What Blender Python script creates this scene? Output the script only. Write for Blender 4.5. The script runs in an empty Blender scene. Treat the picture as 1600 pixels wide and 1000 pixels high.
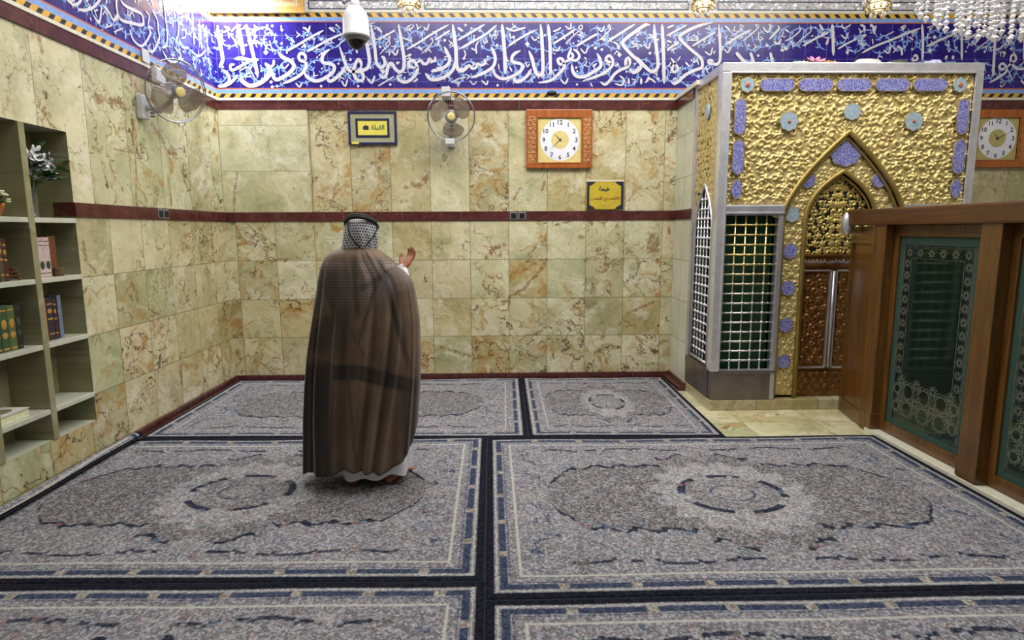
import bpy, bmesh, math, random
import numpy as np
from mathutils import Vector, Matrix
from math import pi, sin, cos, sqrt, atan2
random.seed(7); RNG = np.random.default_rng(11)
S = bpy.context.scene; COL = S.collection

# ------------------------------------------------------------------ camera
CH, CF, CPI, CYA, CRO = 1.62, 955.67, .1453, .0213, -.0047
_F = np.array([sin(CYA)*cos(CPI), cos(CYA)*cos(CPI), -sin(CPI)])
_R = np.array([cos(CYA), -sin(CYA), 0.]); _U = np.cross(_R, _F)
_R, _U = _R*cos(CRO)+_U*sin(CRO), -_R*sin(CRO)+_U*cos(CRO)
cam = bpy.data.cameras.new('camera'); co = bpy.data.objects.new('camera', cam); COL.objects.link(co)
cam.sensor_width = 36; cam.lens = CF/1600*36; cam.clip_start = .05
m = Matrix(((_R[0], _U[0], -_F[0], 0), (_R[1], _U[1], -_F[1], 0), (_R[2], _U[2], -_F[2], CH), (0, 0, 0, 1)))
co.matrix_world = m; S.camera = co
def at(u, v, X=None, Y=None, Z=None):
    """photo pixel -> point on the real plane X=, Y= or Z="""
    d = _F+_R*(u-800)/CF+_U*(500-v)/CF
    t = X/d[0] if X is not None else (Y/d[1] if Y is not None else (Z-CH)/d[2])
    return np.array([0, 0, CH])+t*d

# ------------------------------------------------------------------ world, lights, exposure
W = bpy.data.worlds.new('world'); S.world = W; W.use_nodes = True
W.node_tree.nodes['Background'].inputs[0].default_value = (.86, .93, 1, 1)
W.node_tree.nodes['Background'].inputs[1].default_value = .16
def area(name, loc, target, sx, sy, power, col):
    l = bpy.data.lights.new(name, 'AREA'); l.shape = 'RECTANGLE'; l.size = sx; l.size_y = sy; l.energy = power; l.color = col
    o = bpy.data.objects.new(name, l); COL.objects.link(o); o.location = loc
    o.rotation_euler = (Vector(target)-Vector(loc)).to_track_quat('-Z', 'Y').to_euler(); return o
area('ceiling_light_middle', (-.1, 4.3, 4.75), (-.2, 4.7, 0), 3.6, 1.8, 180, (1, .985, .95))
area('shrine_fill_light', (3.0, 3.5, 4.7), (3.0, 4.4, 0), 2.6, 1.4, 112, (1, .975, .93))  # unseen area light added to brighten the shrine
area('front_fill_light', (0, 1.2, 4.7), (0, 1.6, 0), 4, 1.6, 34, (1, .97, .93))  # unseen area light added as ambient fill for the near rugs
area('corner_lamp', (-2.58, 6.33, 4.02), (-2.80, 6.55, 3.2), .25, .25, 62, (.86, .92, 1))
S.view_settings.view_transform = 'Standard'; S.view_settings.look = 'None'
S.view_settings.exposure = 0.0; S.view_settings.gamma = 1; S.view_settings.use_curve_mapping = False

# ------------------------------------------------------------------ constants of the room
D, XL, XR = 6.606, -2.883, 1.883
NX = -3.12                                   # back of the niches
SY, SX0, SX1, ST = 5.31, 1.885, 4.105, 3.0   # shrine front, sides, top
ZB, ZM0, ZM1, ZU0, ZU1 = .063, 1.727, 1.822, 2.862, 2.95

# ------------------------------------------------------------------ helpers
def lin(c):
    return tuple((x/12.92 if x <= .04045 else ((x+.055)/1.055)**2.4) for x in c)
def rgb(r, g, b): return lin((r/255, g/255, b/255))+(1,)
class NT:
    def __init__(s, name):
        s.m = bpy.data.materials.new(name); s.m.use_nodes = True; s.t = s.m.node_tree; s.n = s.t.nodes
        s.b = s.n['Principled BSDF']; s.out = s.n['Material Output']
    def node(s, t, **k):
        n = s.n.new(t)
        for a, v in k.items(): setattr(n, a, v)
        return n
    def link(s, a, b): s.t.links.new(a, b)
    def put(s, sock, v):
        if hasattr(v, 'is_linked') or isinstance(v, bpy.types.NodeSocket): s.link(v, sock)
        else: sock.default_value = v
    def math(s, op, a, b=0., c=0., clamp=False):
        n = s.node('ShaderNodeMath', operation=op); n.use_clamp = clamp
        s.put(n.inputs[0], a); s.put(n.inputs[1], b)
        if len(n.inputs) > 2: s.put(n.inputs[2], c)
        return n.outputs[0]
    def mix(s, f, a, b, mode='MIX'):
        n = s.node('ShaderNodeMix', data_type='RGBA', blend_type=mode)
        s.put(n.inputs[0], f); s.put(n.inputs[6], a); s.put(n.inputs[7], b); return n.outputs[2]
    def vmath(s, op, a, b):
        n = s.node('ShaderNodeVectorMath', operation=op); s.put(n.inputs[0], a); s.put(n.inputs[1], b); return n.outputs[0]
    def scale(s, a, f):
        n = s.node('ShaderNodeVectorMath', operation='SCALE'); s.put(n.inputs[0], a); s.put(n.inputs[3], f); return n.outputs[0]
    def noise(s, vec, sc, det=3, rough=.55, dist=0., col=False):
        n = s.node('ShaderNodeTexNoise'); s.put(n.inputs['Vector'], vec); n.inputs['Scale'].default_value = sc
        n.inputs['Detail'].default_value = det; n.inputs['Roughness'].default_value = rough; n.inputs['Distortion'].default_value = dist
        return n.outputs[1 if col else 0]
    def voro(s, vec, sc, feat='F1', out=0, rnd=1.):
        n = s.node('ShaderNodeTexVoronoi', feature=feat); s.put(n.inputs['Vector'], vec); n.inputs['Scale'].default_value = sc
        n.inputs['Randomness'].default_value = rnd; return n.outputs[out]
    def ramp(s, f, stops, interp='LINEAR'):
        n = s.node('ShaderNodeValToRGB'); n.color_ramp.interpolation = interp; e = n.color_ramp.elements
        while len(e) < len(stops): e.new(.5)
        for i, (p, c) in enumerate(stops):
            e[i].position = p; e[i].color = c if len(c) == 4 else tuple(c)+(1,)
        s.put(n.inputs[0], f); return n.outputs[0]
    def mr(s, v, a, b, c=0., d=1.):
        n = s.node('ShaderNodeMapRange'); s.put(n.inputs[0], v)
        for i, x in enumerate((a, b, c, d)): n.inputs[i+1].default_value = x
        return n.outputs[0]
    def bump(s, h, strength=.3, dist=.01):
        n = s.node('ShaderNodeBump'); s.put(n.inputs['Height'], h); n.inputs['Strength'].default_value = strength
        n.inputs['Distance'].default_value = dist; s.link(n.outputs[0], s.b.inputs['Normal'])
    def pos(s): return s.node('ShaderNodeNewGeometry').outputs['Position']
    def xyz(s, v):
        n = s.node('ShaderNodeSeparateXYZ'); s.put(n.inputs[0], v); return n.outputs
    def comb(s, x, y, z):
        n = s.node('ShaderNodeCombineXYZ'); s.put(n.inputs[0], x); s.put(n.inputs[1], y); s.put(n.inputs[2], z); return n.outputs[0]
    def attr(s, name, out='Fac'):
        n = s.node('ShaderNodeAttribute'); n.attribute_name = name; return n.outputs[out]
    def set(s, **k):
        for a, v in k.items(): s.put(s.b.inputs[a.replace('_', ' ')], v)
        return s.m
def pmat(name, c, rough=.5, metal=0., var=.12, sc=30, bump=0., coat=0.):
    t = NT(name); p = t.pos(); n = t.noise(p, sc, 4)
    c2 = tuple(x*(1-var) for x in c[:3])+(1,); c3 = tuple(min(1, x*(1+var)) for x in c[:3])+(1,)
    t.set(Base_Color=t.mix(t.mr(n, .3, .7), c2, c3), Roughness=rough, Metallic=metal, Coat_Weight=coat)
    if bump: t.bump(n, bump, .005)
    return t.m

class MB:
    def __init__(s): s.v = []; s.f = []; s.mi = []; s.sm = []
    def add(s, vs, fs, mat=0, smooth=False):
        o = len(s.v); s.v += [tuple(map(float, p)) for p in vs]
        for f in fs: s.f.append(tuple(i+o for i in f)); s.mi.append(mat); s.sm.append(smooth)
        return s
    def box(s, a, b, mat=0, bev=0.):
        x0, x1 = sorted((a[0], b[0])); y0, y1 = sorted((a[1], b[1])); z0, z1 = sorted((a[2], b[2]))
        if bev <= 0:
            return s.add([(x0, y0, z0), (x1, y0, z0), (x1, y1, z0), (x0, y1, z0), (x0, y0, z1), (x1, y0, z1), (x1, y1, z1), (x0, y1, z1)],
                  [(0, 3, 2, 1), (4, 5, 6, 7), (0, 1, 5, 4), (1, 2, 6, 5), (2, 3, 7, 6), (3, 0, 4, 7)], mat)
        bm = bmesh.new(); bmesh.ops.create_cube(bm, size=1)
        for v in bm.verts: v.co = Vector(((x0+x1)/2+v.co.x*(x1-x0), (y0+y1)/2+v.co.y*(y1-y0), (z0+z1)/2+v.co.z*(z1-z0)))
        bmesh.ops.bevel(bm, geom=bm.edges[:], offset=min(bev, (x1-x0)/2.2, (y1-y0)/2.2, (z1-z0)/2.2), segments=2, profile=.6, affect='EDGES')
        bm.verts.index_update(); s.add([v.co for v in bm.verts], [[v.index for v in f.verts] for f in bm.faces], mat); bm.free(); return s
    def rotlast(s, n0, M):
        for i in range(n0, len(s.v)): s.v[i] = tuple(M @ Vector(s.v[i]))
        return s
    def tube(s, pts, r, n=8, mat=0, closed=False, cap=True):
        P = [Vector(p) for p in pts]; m = len(P); R = r if isinstance(r, (list, tuple)) else [r]*m
        vs = []; fs = []; up = None
        for i in range(m):
            t = (P[(i+1) % m]-P[i-1]) if closed else (P[min(i+1, m-1)]-P[max(i-1, 0)])
            if t.length < 1e-9: t = Vector((0, 0, 1))
            t.normalize()
            if up is None: up = t.orthogonal().normalized()
            else:
                up = up-t*up.dot(t)
                up = up.normalized() if up.length > 1e-6 else t.orthogonal().normalized()
            w = t.cross(up)
            for k in range(n):
                a = 2*pi*k/n; vs.append(P[i]+(up*cos(a)+w*sin(a))*R[i])
        for i in range(m if closed else m-1):
            j = (i+1) % m
            for k in range(n): fs.append((i*n+k, i*n+(k+1) % n, j*n+(k+1) % n, j*n+k))
        if cap and not closed: fs += [tuple(range(n-1, -1, -1)), tuple((m-1)*n+k for k in range(n))]
        return s.add(vs, fs, mat, True)
    def cyl(s, a, b, r, r2=None, n=20, mat=0): return s.tube([a, b], [r, r if r2 is None else r2], n, mat)
    def ball(s, c, r, mat=0, nu=14, nv=8, M=None):
        r = (r, r, r) if not isinstance(r, (tuple, list)) else r; vs = []; fs = []
        for i in range(nv+1):
            th = pi*i/nv
            for k in range(nu):
                a = 2*pi*k/nu; p = Vector((r[0]*sin(th)*cos(a), r[1]*sin(th)*sin(a), r[2]*cos(th)))
                if M is not None: p = M @ p
                vs.append(p+Vector(c))
        for i in range(nv):
            for k in range(nu): fs.append((i*nu+k, (i+1)*nu+k, (i+1)*nu+(k+1) % nu, i*nu+(k+1) % nu))
        return s.add(vs, fs, mat, True)
    def lathe(s, c, prof, n=24, mat=0, M=None, smooth=True):
        vs = []; fs = []
        for (r, z) in prof:
            for k in range(n):
                a = 2*pi*k/n; p = Vector((r*cos(a), r*sin(a), z))
                if M is not None: p = M @ p
                vs.append(p+Vector(c))
        for i in range(len(prof)-1):
            for k in range(n): fs.append((i*n+k, i*n+(k+1) % n, (i+1)*n+(k+1) % n, (i+1)*n+k))
        return s.add(vs, fs, mat, smooth)
    def prism(s, poly, f, t0, t1, mat=0):
        """poly: 2-D outline; f(a,b,t) -> world point"""
        n = len(poly); vs = [f(a, b, t0) for a, b in poly]+[f(a, b, t1) for a, b in poly]
        fs = [tuple(range(n)), tuple(range(2*n-1, n-1, -1))]+[(i, i+n, (i+1) % n+n, (i+1) % n) for i in range(n)]
        return s.add(vs, fs, mat)
    def grid(s, P, mat=0, smooth=True, wrap=False):
        """P: array (n,m,3)"""
        n, m_ = P.shape[:2]; fs = []
        for i in range(n-1):
            for j in range(m_ if wrap else m_-1):
                k = (j+1) % m_; fs.append((i*m_+j, i*m_+k, (i+1)*m_+k, (i+1)*m_+j))
        return s.add(P.reshape(-1, 3), fs, mat, smooth)
    def build(s, name, mats, parent=None, kind=None):
        me = bpy.data.meshes.new(name); off = Vector(parent_loc(parent))
        me.from_pydata([tuple(Vector(v)-off) for v in s.v], [], s.f)
        mats = mats if isinstance(mats, (list, tuple)) else [mats]
        for m in mats: me.materials.append(m)
        me.polygons.foreach_set('material_index', s.mi); me.polygons.foreach_set('use_smooth', s.sm); me.update()
        o = bpy.data.objects.new(name, me); COL.objects.link(o)
        if parent is not None: o.parent = parent
        if kind: o['kind'] = kind
        return o
def parent_loc(p):
    l = Vector((0, 0, 0))
    while p is not None: l += p.location; p = p.parent
    return l
def empty(name, loc, label, cat, group=None):
    o = bpy.data.objects.new(name, None); COL.objects.link(o); o.location = loc; o.empty_display_size = .1
    return tag(o, label, cat, group)
def tag(o, label, cat, group=None):
    o['label'] = label; o['category'] = cat
    if group: o['group'] = group
    return o
def fastgrid(name, P, mats, parent=None, attrs=None, kind=None, keep=None, smooth=True):
    """P (n,m,3) numpy grid to mesh; attrs: name->(n,m) float or (n,m,3) colour"""
    n, m_ = P.shape[:2]; me = bpy.data.meshes.new(name); off = np.array(parent_loc(parent))
    idx = np.arange(n*m_).reshape(n, m_)
    q = np.stack([idx[:-1, :-1], idx[:-1, 1:], idx[1:, 1:], idx[1:, :-1]], -1).reshape(-1, 4)
    if keep is not None: q = q[keep.reshape(-1)]
    me.vertices.add(n*m_); me.vertices.foreach_set('co', (P.reshape(-1, 3)-off).astype(np.float32).ravel())
    me.loops.add(q.size); me.loops.foreach_set('vertex_index', q.ravel().astype(np.int32))
    me.polygons.add(len(q)); me.polygons.foreach_set('loop_start', np.arange(0, q.size, 4, dtype=np.int32))
    me.polygons.foreach_set('use_smooth', np.full(len(q), smooth))
    me.update(calc_edges=True); me.validate()
    for m in (mats if isinstance(mats, (list, tuple)) else [mats]): me.materials.append(m)
    for k, a in (attrs or {}).items():
        if a.ndim == 2:
            t = me.attributes.new(k, 'FLOAT', 'POINT'); t.data.foreach_set('value', a.astype(np.float32).ravel())
        else:
            c = np.ones((n*m_, 4), np.float32); c[:, :3] = a.reshape(-1, 3)
            t = me.attributes.new(k, 'FLOAT_COLOR', 'POINT'); t.data.foreach_set('color', c.ravel())
    o = bpy.data.objects.new(name, me); COL.objects.link(o)
    if parent is not None: o.parent = parent
    if kind: o['kind'] = kind
    return o
def catmull(pts, k=5, closed=False):
    P = [np.array(p, float) for p in pts]; n = len(P); out = []
    if n < 3 and not closed:
        return [P[0]+(P[1]-P[0])*t/k for t in range(k+1)] if n == 2 else P
    for i in range(n if closed else n-1):
        a = P[(i-1) % n] if closed or i > 0 else 2*P[0]-P[1]; b = P[i]; c = P[(i+1) % n]
        d = P[(i+2) % n] if closed or i < n-2 else 2*P[-1]-P[-2]
        for t in np.arange(k)/k:
            out.append(.5*((2*b)+(c-a)*t+(2*a-5*b+4*c-d)*t*t+(3*b-3*c+d-a)*t**3))
    if not closed: out.append(P[-1])
    return out
def ribbon(mb, pts, w, f, mat=0, taper=True, closed=False):
    """flat stroke of width w along 2-D pts, f(a,b)->world"""
    n = len(pts); vs = []; fs = []
    for i, p in enumerate(pts):
        d = (pts[(i+1) % n]-pts[i-1]) if closed else (pts[min(i+1, n-1)]-pts[max(i-1, 0)])
        l = math.hypot(*d) or 1; nx, ny = -d[1]/l, d[0]/l; t = i/(n-1)
        k = w/2*(1 if not taper or closed else min(1, .35+min(t, 1-t)*7))
        vs += [f(p[0]+nx*k, p[1]+ny*k), f(p[0]-nx*k, p[1]-ny*k)]
    for i in range(n if closed else n-1):
        j = (i+1) % n; fs.append((2*i, 2*j, 2*j+1, 2*i+1))
    mb.add(vs, fs, mat)
def disc2(mb, c, r, f, mat=0, n=10, r2=None):
    r2 = r2 or r
    mb.add([f(c[0]+r*cos(2*pi*k/n), c[1]+r2*sin(2*pi*k/n)) for k in range(n)], [tuple(range(n))], mat)
def textmesh(body, size, f, mat, mb, cx=0, cz=0, width=None, bold=0.):
    """built-in font outline turned into mesh; f(a,b) -> world"""
    cu = bpy.data.curves.new('t', 'FONT'); cu.body = body; cu.size = size; cu.offset = bold; cu.resolution_u = 3
    o = bpy.data.objects.new('t', cu); COL.objects.link(o); dg = bpy.context.evaluated_depsgraph_get()
    me = bpy.data.meshes.new_from_object(o.evaluated_get(dg)); COL.objects.unlink(o)
    vs = [v.co.copy() for v in me.vertices]
    if vs:
        x0 = min(v.x for v in vs); x1 = max(v.x for v in vs); y0 = min(v.y for v in vs); y1 = max(v.y for v in vs)
        k = width/(x1-x0) if width else 1
        mb.add([f(cx+(v.x-(x0+x1)/2)*k, cz+(v.y-(y0+y1)/2)*k) for v in vs], [tuple(p.vertices) for p in me.polygons], mat)
    bpy.data.objects.remove(o); bpy.data.meshes.remove(me)

# ------------------------------------------------------------------ materials
def marble(name, plane, pitch, off, rowh, rowoff, hue=0., rough=.17, stain=False, grout=.0022, seed=0., contrast=1., pale=0.):
    """polished onyx slabs: every slab its own cut of the stone; plane XZ / YZ / XY"""
    t = NT(name); P = t.xyz(t.pos()); ax = {'XZ': (0, 2), 'YZ': (1, 2), 'XY': (0, 1)}[plane]
    u, v = P[ax[0]], P[ax[1]]
    ut = t.math('DIVIDE', t.math('SUBTRACT', u, off), pitch); vt = t.math('DIVIDE', t.math('SUBTRACT', v, rowoff), rowh)
    iu, iv = t.math('FLOOR', ut), t.math('FLOOR', vt); fu, fv = t.math('SUBTRACT', ut, iu), t.math('SUBTRACT', vt, iv)
    wn = t.node('ShaderNodeTexWhiteNoise', noise_dimensions='3D'); t.link(t.comb(iu, iv, seed+.37), wn.inputs['Vector'])
    rc = wn.outputs['Color']; rv = wn.outputs['Value']
    base = t.vmath('ADD', t.comb(u, v, seed), t.scale(rc, 23.)); R = t.xyz(rc)
    warp = t.noise(base, 1.7, 4, .6, col=True); q = t.vmath('ADD', base, t.scale(warp, .7))
    n1 = t.noise(q, 2.6, 6, .62); n2 = t.noise(q, 5.5, 7, .62, .8); n3 = t.noise(base, 28, 4, .6)
    c = t.ramp(n1, [(.28, rgb(150, 152, 118)), (.40, rgb(192, 192, 160)), (.50, rgb(216, 211, 184)), (.62, rgb(236, 232, 214)), (.76, rgb(188, 178, 134))])
    # slab tone: greenish, cream, olive-yellow, pinkish
    tone = t.ramp(R[0], [(0., rgb(196, 204, 172)), (.22, rgb(246, 243, 228)), (.42, rgb(206, 188, 138)), (.6, rgb(240, 236, 214)), (.78, rgb(186, 184, 146)), (1., rgb(238, 222, 204))])
    c = t.mix(.72, c, t.mix(1., c, tone, 'MULTIPLY')); c = t.mix(.25, c, tone)
    # ochre clouds
    oc = t.mr(t.math('ADD', n2, t.math('MULTIPLY', R[1], .16)), .63, .78)
    c = t.mix(t.math('MULTIPLY', oc, .75*contrast), c, rgb(184, 142, 76))
    # pale crystalline patches
    pc = t.mr(t.noise(q, 3.6, 5, .7), .52, .66); c = t.mix(t.math('MULTIPLY', pc, .6), c, rgb(240, 237, 226))
    # ridged veins
    r1 = t.math('ABSOLUTE', t.math('SUBTRACT', t.noise(t.vmath('ADD', q, (5.1, 2.2, 0)), 2.3, 5, .55), .5))
    v1 = t.mr(r1, .0, .011, 1., 0.); c = t.mix(t.math('MULTIPLY', t.math('MULTIPLY', v1, t.mr(t.noise(base, 1.9, 2), .42, .58)), .75*contrast), c, rgb(134, 88, 52))
    r2 = t.math('ABSOLUTE', t.math('SUBTRACT', t.noise(t.vmath('ADD', q, (1.7, 8.2, 3)), 4.6, 6, .6), .5))
    v2 = t.math('MULTIPLY', t.mr(r2, .0, .016, 1., 0.), t.mr(t.noise(base, 2.6, 2), .45, .6))
    c = t.mix(t.math('MULTIPLY', v2, .55*contrast), c, rgb(128, 118, 92))
    r3 = t.math('ABSOLUTE', t.math('SUBTRACT', t.noise(t.vmath('ADD', q, (9.7, 4.2, 6)), 1.25, 5, .6), .5))
    v3 = t.math('MULTIPLY', t.mr(r3, .0015, .0075, 1., 0.), t.mr(t.math('ADD', R[1], t.math('MULTIPLY', n2, .3)), .5, .75))
    c = t.mix(t.math('MULTIPLY', v3, .8*contrast, clamp=True), c, rgb(104, 74, 54))
    # rusty-brown spots in some slabs
    sp = t.math('MULTIPLY', t.mr(t.noise(q, 10., 5, .65), .63, .69), t.mr(R[2], .35, .6))
    c = t.mix(t.math('MULTIPLY', sp, .85*contrast), c, rgb(116, 66, 30))
    c = t.mix(t.math('MULTIPLY', t.mr(n3, .3, .75), .16), c, rgb(120, 112, 80))
    c = t.mix(1., c, rgb(248, 246, 234), 'MULTIPLY')
    if hue: c = t.mix(hue, c, rgb(120, 116, 90))
    if pale: c = t.mix(pale, c, rgb(214, 222, 214))
    if stain:
        sa = t.math('ADD', t.attr('stain'), t.math('MULTIPLY', t.math('SUBTRACT', t.noise(t.pos(), 26, 5, .65), .5), 1.5))
        c = t.mix(t.math('MULTIPLY', t.mr(sa, .36, .66), .72), c, t.mix(t.noise(t.pos(), 40, 3), rgb(84, 48, 30), rgb(166, 116, 66)))
    du = t.math('MULTIPLY', t.math('MINIMUM', fu, t.math('SUBTRACT', 1., fu)), pitch)
    dv = t.math('MULTIPLY', t.math('MINIMUM', fv, t.math('SUBTRACT', 1., fv)), rowh)
    g = t.mr(t.math('MINIMUM', du, dv), grout, grout*2.2, 1., 0.)
    c = t.mix(t.math('MULTIPLY', g, .62), c, rgb(88, 84, 62))
    t.set(Base_Color=c, Roughness=t.mr(n3, .2, .8, rough-.04, rough+.08), Specular_IOR_Level=.5)
    t.bump(t.math('MULTIPLY', g, -1.), .35, .002)
    return t.m
M_low = marble('onyx_low_back', 'XZ', .4125, .11, .416, ZB, stain=True, seed=1., contrast=1.25)
M_up = marble('onyx_up_back', 'XZ', .4125, .11, 1.2, 1.75, stain=True, seed=2., contrast=1.)
M_pan = marble('onyx_panel', 'XZ', 2.4, -3.2, .46, 2.242-.46, stain=True, seed=5.3, contrast=.45, grout=.0012)
M_lowL = marble('onyx_low_left', 'YZ', .41, 5.88, .416, ZB, stain=True, seed=3., contrast=1.25)
M_upL = marble('onyx_up_left', 'YZ', .47, 5.45, 1.2, 1.75, stain=True, seed=8., contrast=1.25)
M_ret = marble('onyx_return', 'YZ', .30, 6.60, .416, ZB, seed=6., contrast=.35, pale=.45)
M_niche = marble('onyx_niche', 'YZ', 5., 0, 5., 0, hue=.62, seed=9.)
M_shelf = marble('onyx_shelf', 'XY', 5., 0, 5., 0, hue=.3, seed=4., contrast=.5, pale=.45)
M_floor = marble('onyx_floor', 'XY', .62, .19, .52, .28, seed=12.)
M_plinth = marble('onyx_plinth', 'XZ', .56, .08, 3., -1., seed=14., hue=.25)
M_maroon = NT('maroon_marble')
def _mar(t):
    P = t.xyz(t.pos()); s = t.math('ADD', P[0], P[1]); f = t.math('FRACT', t.math('DIVIDE', s, .62))
    g = t.mr(t.math('MINIMUM', f, t.math('SUBTRACT', 1., f)), .0, .006, 1., 0.)
    n = t.noise(t.pos(), 9, 6, .6); c = t.mix(t.mr(n, .3, .7), rgb(66, 30, 28), rgb(96, 50, 46))
    c = t.mix(t.mr(t.math('ABSOLUTE', t.math('SUBTRACT', t.noise(t.pos(), 4, 5), .5)), 0, .008, .3, 0), c, rgb(150, 110, 100))
    t.set(Base_Color=t.mix(t.math('MULTIPLY', g, .4), c, rgb(150, 128, 115)), Roughness=.2); return t.m
M_maroon = _mar(M_maroon)
def _tile():
    t = NT('cobalt_tile'); P = t.xyz(t.pos()); s = t.math('ADD', P[0], P[1])
    a = t.math('FRACT', t.math('DIVIDE', t.math('ADD', s, .05), .2235)); b = t.math('FRACT', t.math('DIVIDE', t.math('SUBTRACT', P[2], 3.14), .2235))
    dm = t.math('MINIMUM', t.math('MINIMUM', a, t.math('SUBTRACT', 1., a)), t.math('MINIMUM', b, t.math('SUBTRACT', 1., b)))
    g = t.mr(dm, .004, .014, 1., 0.); n = t.noise(t.pos(), 14, 4)
    c = t.mix(t.mr(n, .3, .7), rgb(34, 18, 102), rgb(46, 32, 130))
    c = t.mix(t.math('MULTIPLY', g, .5), c, rgb(120, 120, 200))
    t.set(Base_Color=c, Roughness=.22); t.bump(g, .2, -.002); return t.m
M_tile = _tile()
M_lblue = pmat('glaze_light_blue', rgb(126, 158, 214), .25)
M_white = pmat('glaze_white', rgb(208, 204, 212), .3, var=.04)
M_yel = pmat('glaze_yellow', rgb(214, 166, 62), .3)
M_org = pmat('glaze_orange', rgb(186, 96, 62), .35)
M_blk = pmat('glaze_black', rgb(26, 30, 42), .3)
M_cream = pmat('cream_marble', rgb(214, 210, 190), .3)
def _mirror():
    t = NT('mirror_mosaic'); p = t.pos(); cn = t.node('ShaderNodeTexVoronoi'); t.link(p, cn.inputs['Vector']); cn.inputs['Scale'].default_value = 42
    col = cn.outputs['Color']; g = t.node('ShaderNodeNewGeometry')
    nrm = t.vmath('NORMALIZE', t.vmath('ADD', g.outputs['Normal'], t.scale(t.vmath('SUBTRACT', col, (.5, .5, .5)), .9)), (0, 0, 0))
    t.link(nrm, t.b.inputs['Normal']); e = t.voro(p, 42, 'DISTANCE_TO_EDGE')
    c = t.mix(t.mr(e, .02, .06), rgb(150, 150, 160), t.mix(.16, rgb(240, 238, 236), col))
    t.set(Base_Color=c, Metallic=.1, Roughness=.2); return t.m
M_mirror = _mirror()
M_navy = pmat('navy_strip', rgb(40, 46, 92), .3)
def metalmat(name, c, c2, rough, sc=12, bump=.15, metal=1.):
    t = NT(name); n = t.noise(t.pos(), sc, 5, .6); n2 = t.noise(t.pos(), sc*6, 3)
    t.set(Base_Color=t.mix(t.mr(n, .3, .7), c, c2), Metallic=metal, Roughness=t.mr(n2, .2, .8, rough-.06, rough+.1)); t.bump(n2, bump, .004); return t.m
M_silver = metalmat('engraved_silver', rgb(216, 214, 218), rgb(238, 236, 238), .3, 14, .2, .7)
M_silver2 = metalmat('plain_silver', rgb(190, 188, 196), rgb(218, 216, 222), .34, 6, .06, .75)
M_steel = metalmat('dark_silver_base', rgb(122, 114, 118), rgb(150, 142, 140), .38, 5, .06)
M_gold = metalmat('beaten_gold', rgb(200, 178, 112), rgb(222, 204, 146), .44, 10, .05, .5)
M_gold2 = metalmat('gold_moulding', rgb(150, 128, 70), rgb(178, 154, 90), .4, 8, .05, .6)
M_bronze = metalmat('bronze_leaf', rgb(112, 76, 44), rgb(150, 108, 62), .38, 12, .3, .8)
def _ball():
    t = NT('lattice_metal'); z = t.xyz(t.pos())[2]
    t.set(Base_Color=t.mix(t.mr(z, .9, 1.4), rgb(206, 204, 204), rgb(216, 196, 132)), Metallic=.8, Roughness=.26); return t.m
M_lat = _ball()
M_latw = metalmat('white_silver_lattice', rgb(220, 220, 228), rgb(236, 236, 240), .28, 9, 0, .5)
M_green = pmat('dark_green_cloth', rgb(16, 62, 36), .8, var=.6, sc=7)
M_dark = pmat('dark_void', rgb(20, 24, 18), .8)
def _enamel(name, a, b, sc=55):
    t = NT(name); p = t.pos(); q = t.vmath('ADD', p, t.scale(t.noise(p, 20, 2, col=True), .03))
    r = t.math('ABSOLUTE', t.math('SUBTRACT', t.noise(q, sc, 3, .6), .5)); f = t.mr(r, .02, .06, 1., 0.)
    v = t.voro(p, sc*1.4); c = t.mix(t.mr(v, .15, .32, 1., 0.), a, b)
    t.set(Base_Color=t.mix(t.math('MULTIPLY', f, .5), c, rgb(206, 206, 228)), Roughness=.22); return t.m
M_en = _enamel('blue_enamel', rgb(92, 90, 164), rgb(140, 146, 200))
M_en2 = _enamel('pale_enamel', rgb(130, 158, 168), rgb(196, 206, 204))
M_red = pmat('coral_enamel', rgb(176, 104, 76), .3)
def wood(name, a, b, axis=2, rough=.28, coat=.25):
    t = NT(name); P = t.xyz(t.pos()); k = [9., 9., 9.]; k[axis] = .7
    v = t.comb(t.math('MULTIPLY', P[0], k[0]), t.math('MULTIPLY', P[1], k[1]), t.math('MULTIPLY', P[2], k[2]))
    n = t.noise(v, 2.2, 6, .62, 1.2); n2 = t.noise(v, 14, 3)
    c = t.mix(t.mr(n, .32, .68), a, b); c = t.mix(t.math('MULTIPLY', t.mr(n2, .5, .75), .35), c, rgb(52, 26, 8))
    t.set(Base_Color=c, Roughness=rough, Coat_Weight=coat, Coat_Roughness=.2); t.bump(n2, .12, .002); return t.m
M_wood = wood('varnished_oak_upright', rgb(78, 50, 18), rgb(114, 76, 32))
M_woody = wood('varnished_oak_rail', rgb(72, 43, 20), rgb(100, 62, 28), 1)
M_clock = wood('reddish_wood', rgb(150, 76, 28), rgb(184, 104, 44))
M_clock2 = wood('carved_wood', rgb(150, 92, 36), rgb(186, 124, 56), 2, .4)
def _glass():
    t = NT('dark_green_glass'); tr = t.node('ShaderNodeBsdfTransparent'); tr.inputs[0].default_value = rgb(120, 136, 126)
    gl = t.node('ShaderNodeBsdfGlossy'); gl.inputs[0].default_value = (.75, .95, .85, 1); gl.inputs['Roughness'].default_value = .07
    df = t.node('ShaderNodeBsdfDiffuse'); df.inputs[0].default_value = rgb(36, 52, 44)
    fr = t.node('ShaderNodeFresnel'); fr.inputs[0].default_value = 1.5
    m1 = t.node('ShaderNodeMixShader'); m1.inputs[0].default_value = .42; t.link(tr.outputs[0], m1.inputs[1]); t.link(df.outputs[0], m1.inputs[2])
    m2 = t.node('ShaderNodeMixShader'); t.link(fr.outputs[0], m2.inputs[0]); t.link(m1.outputs[0], m2.inputs[1]); t.link(gl.outputs[0], m2.inputs[2])
    t.link(m2.outputs[0], t.out.inputs[0]); return t.m
M_glass = _glass()
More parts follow.
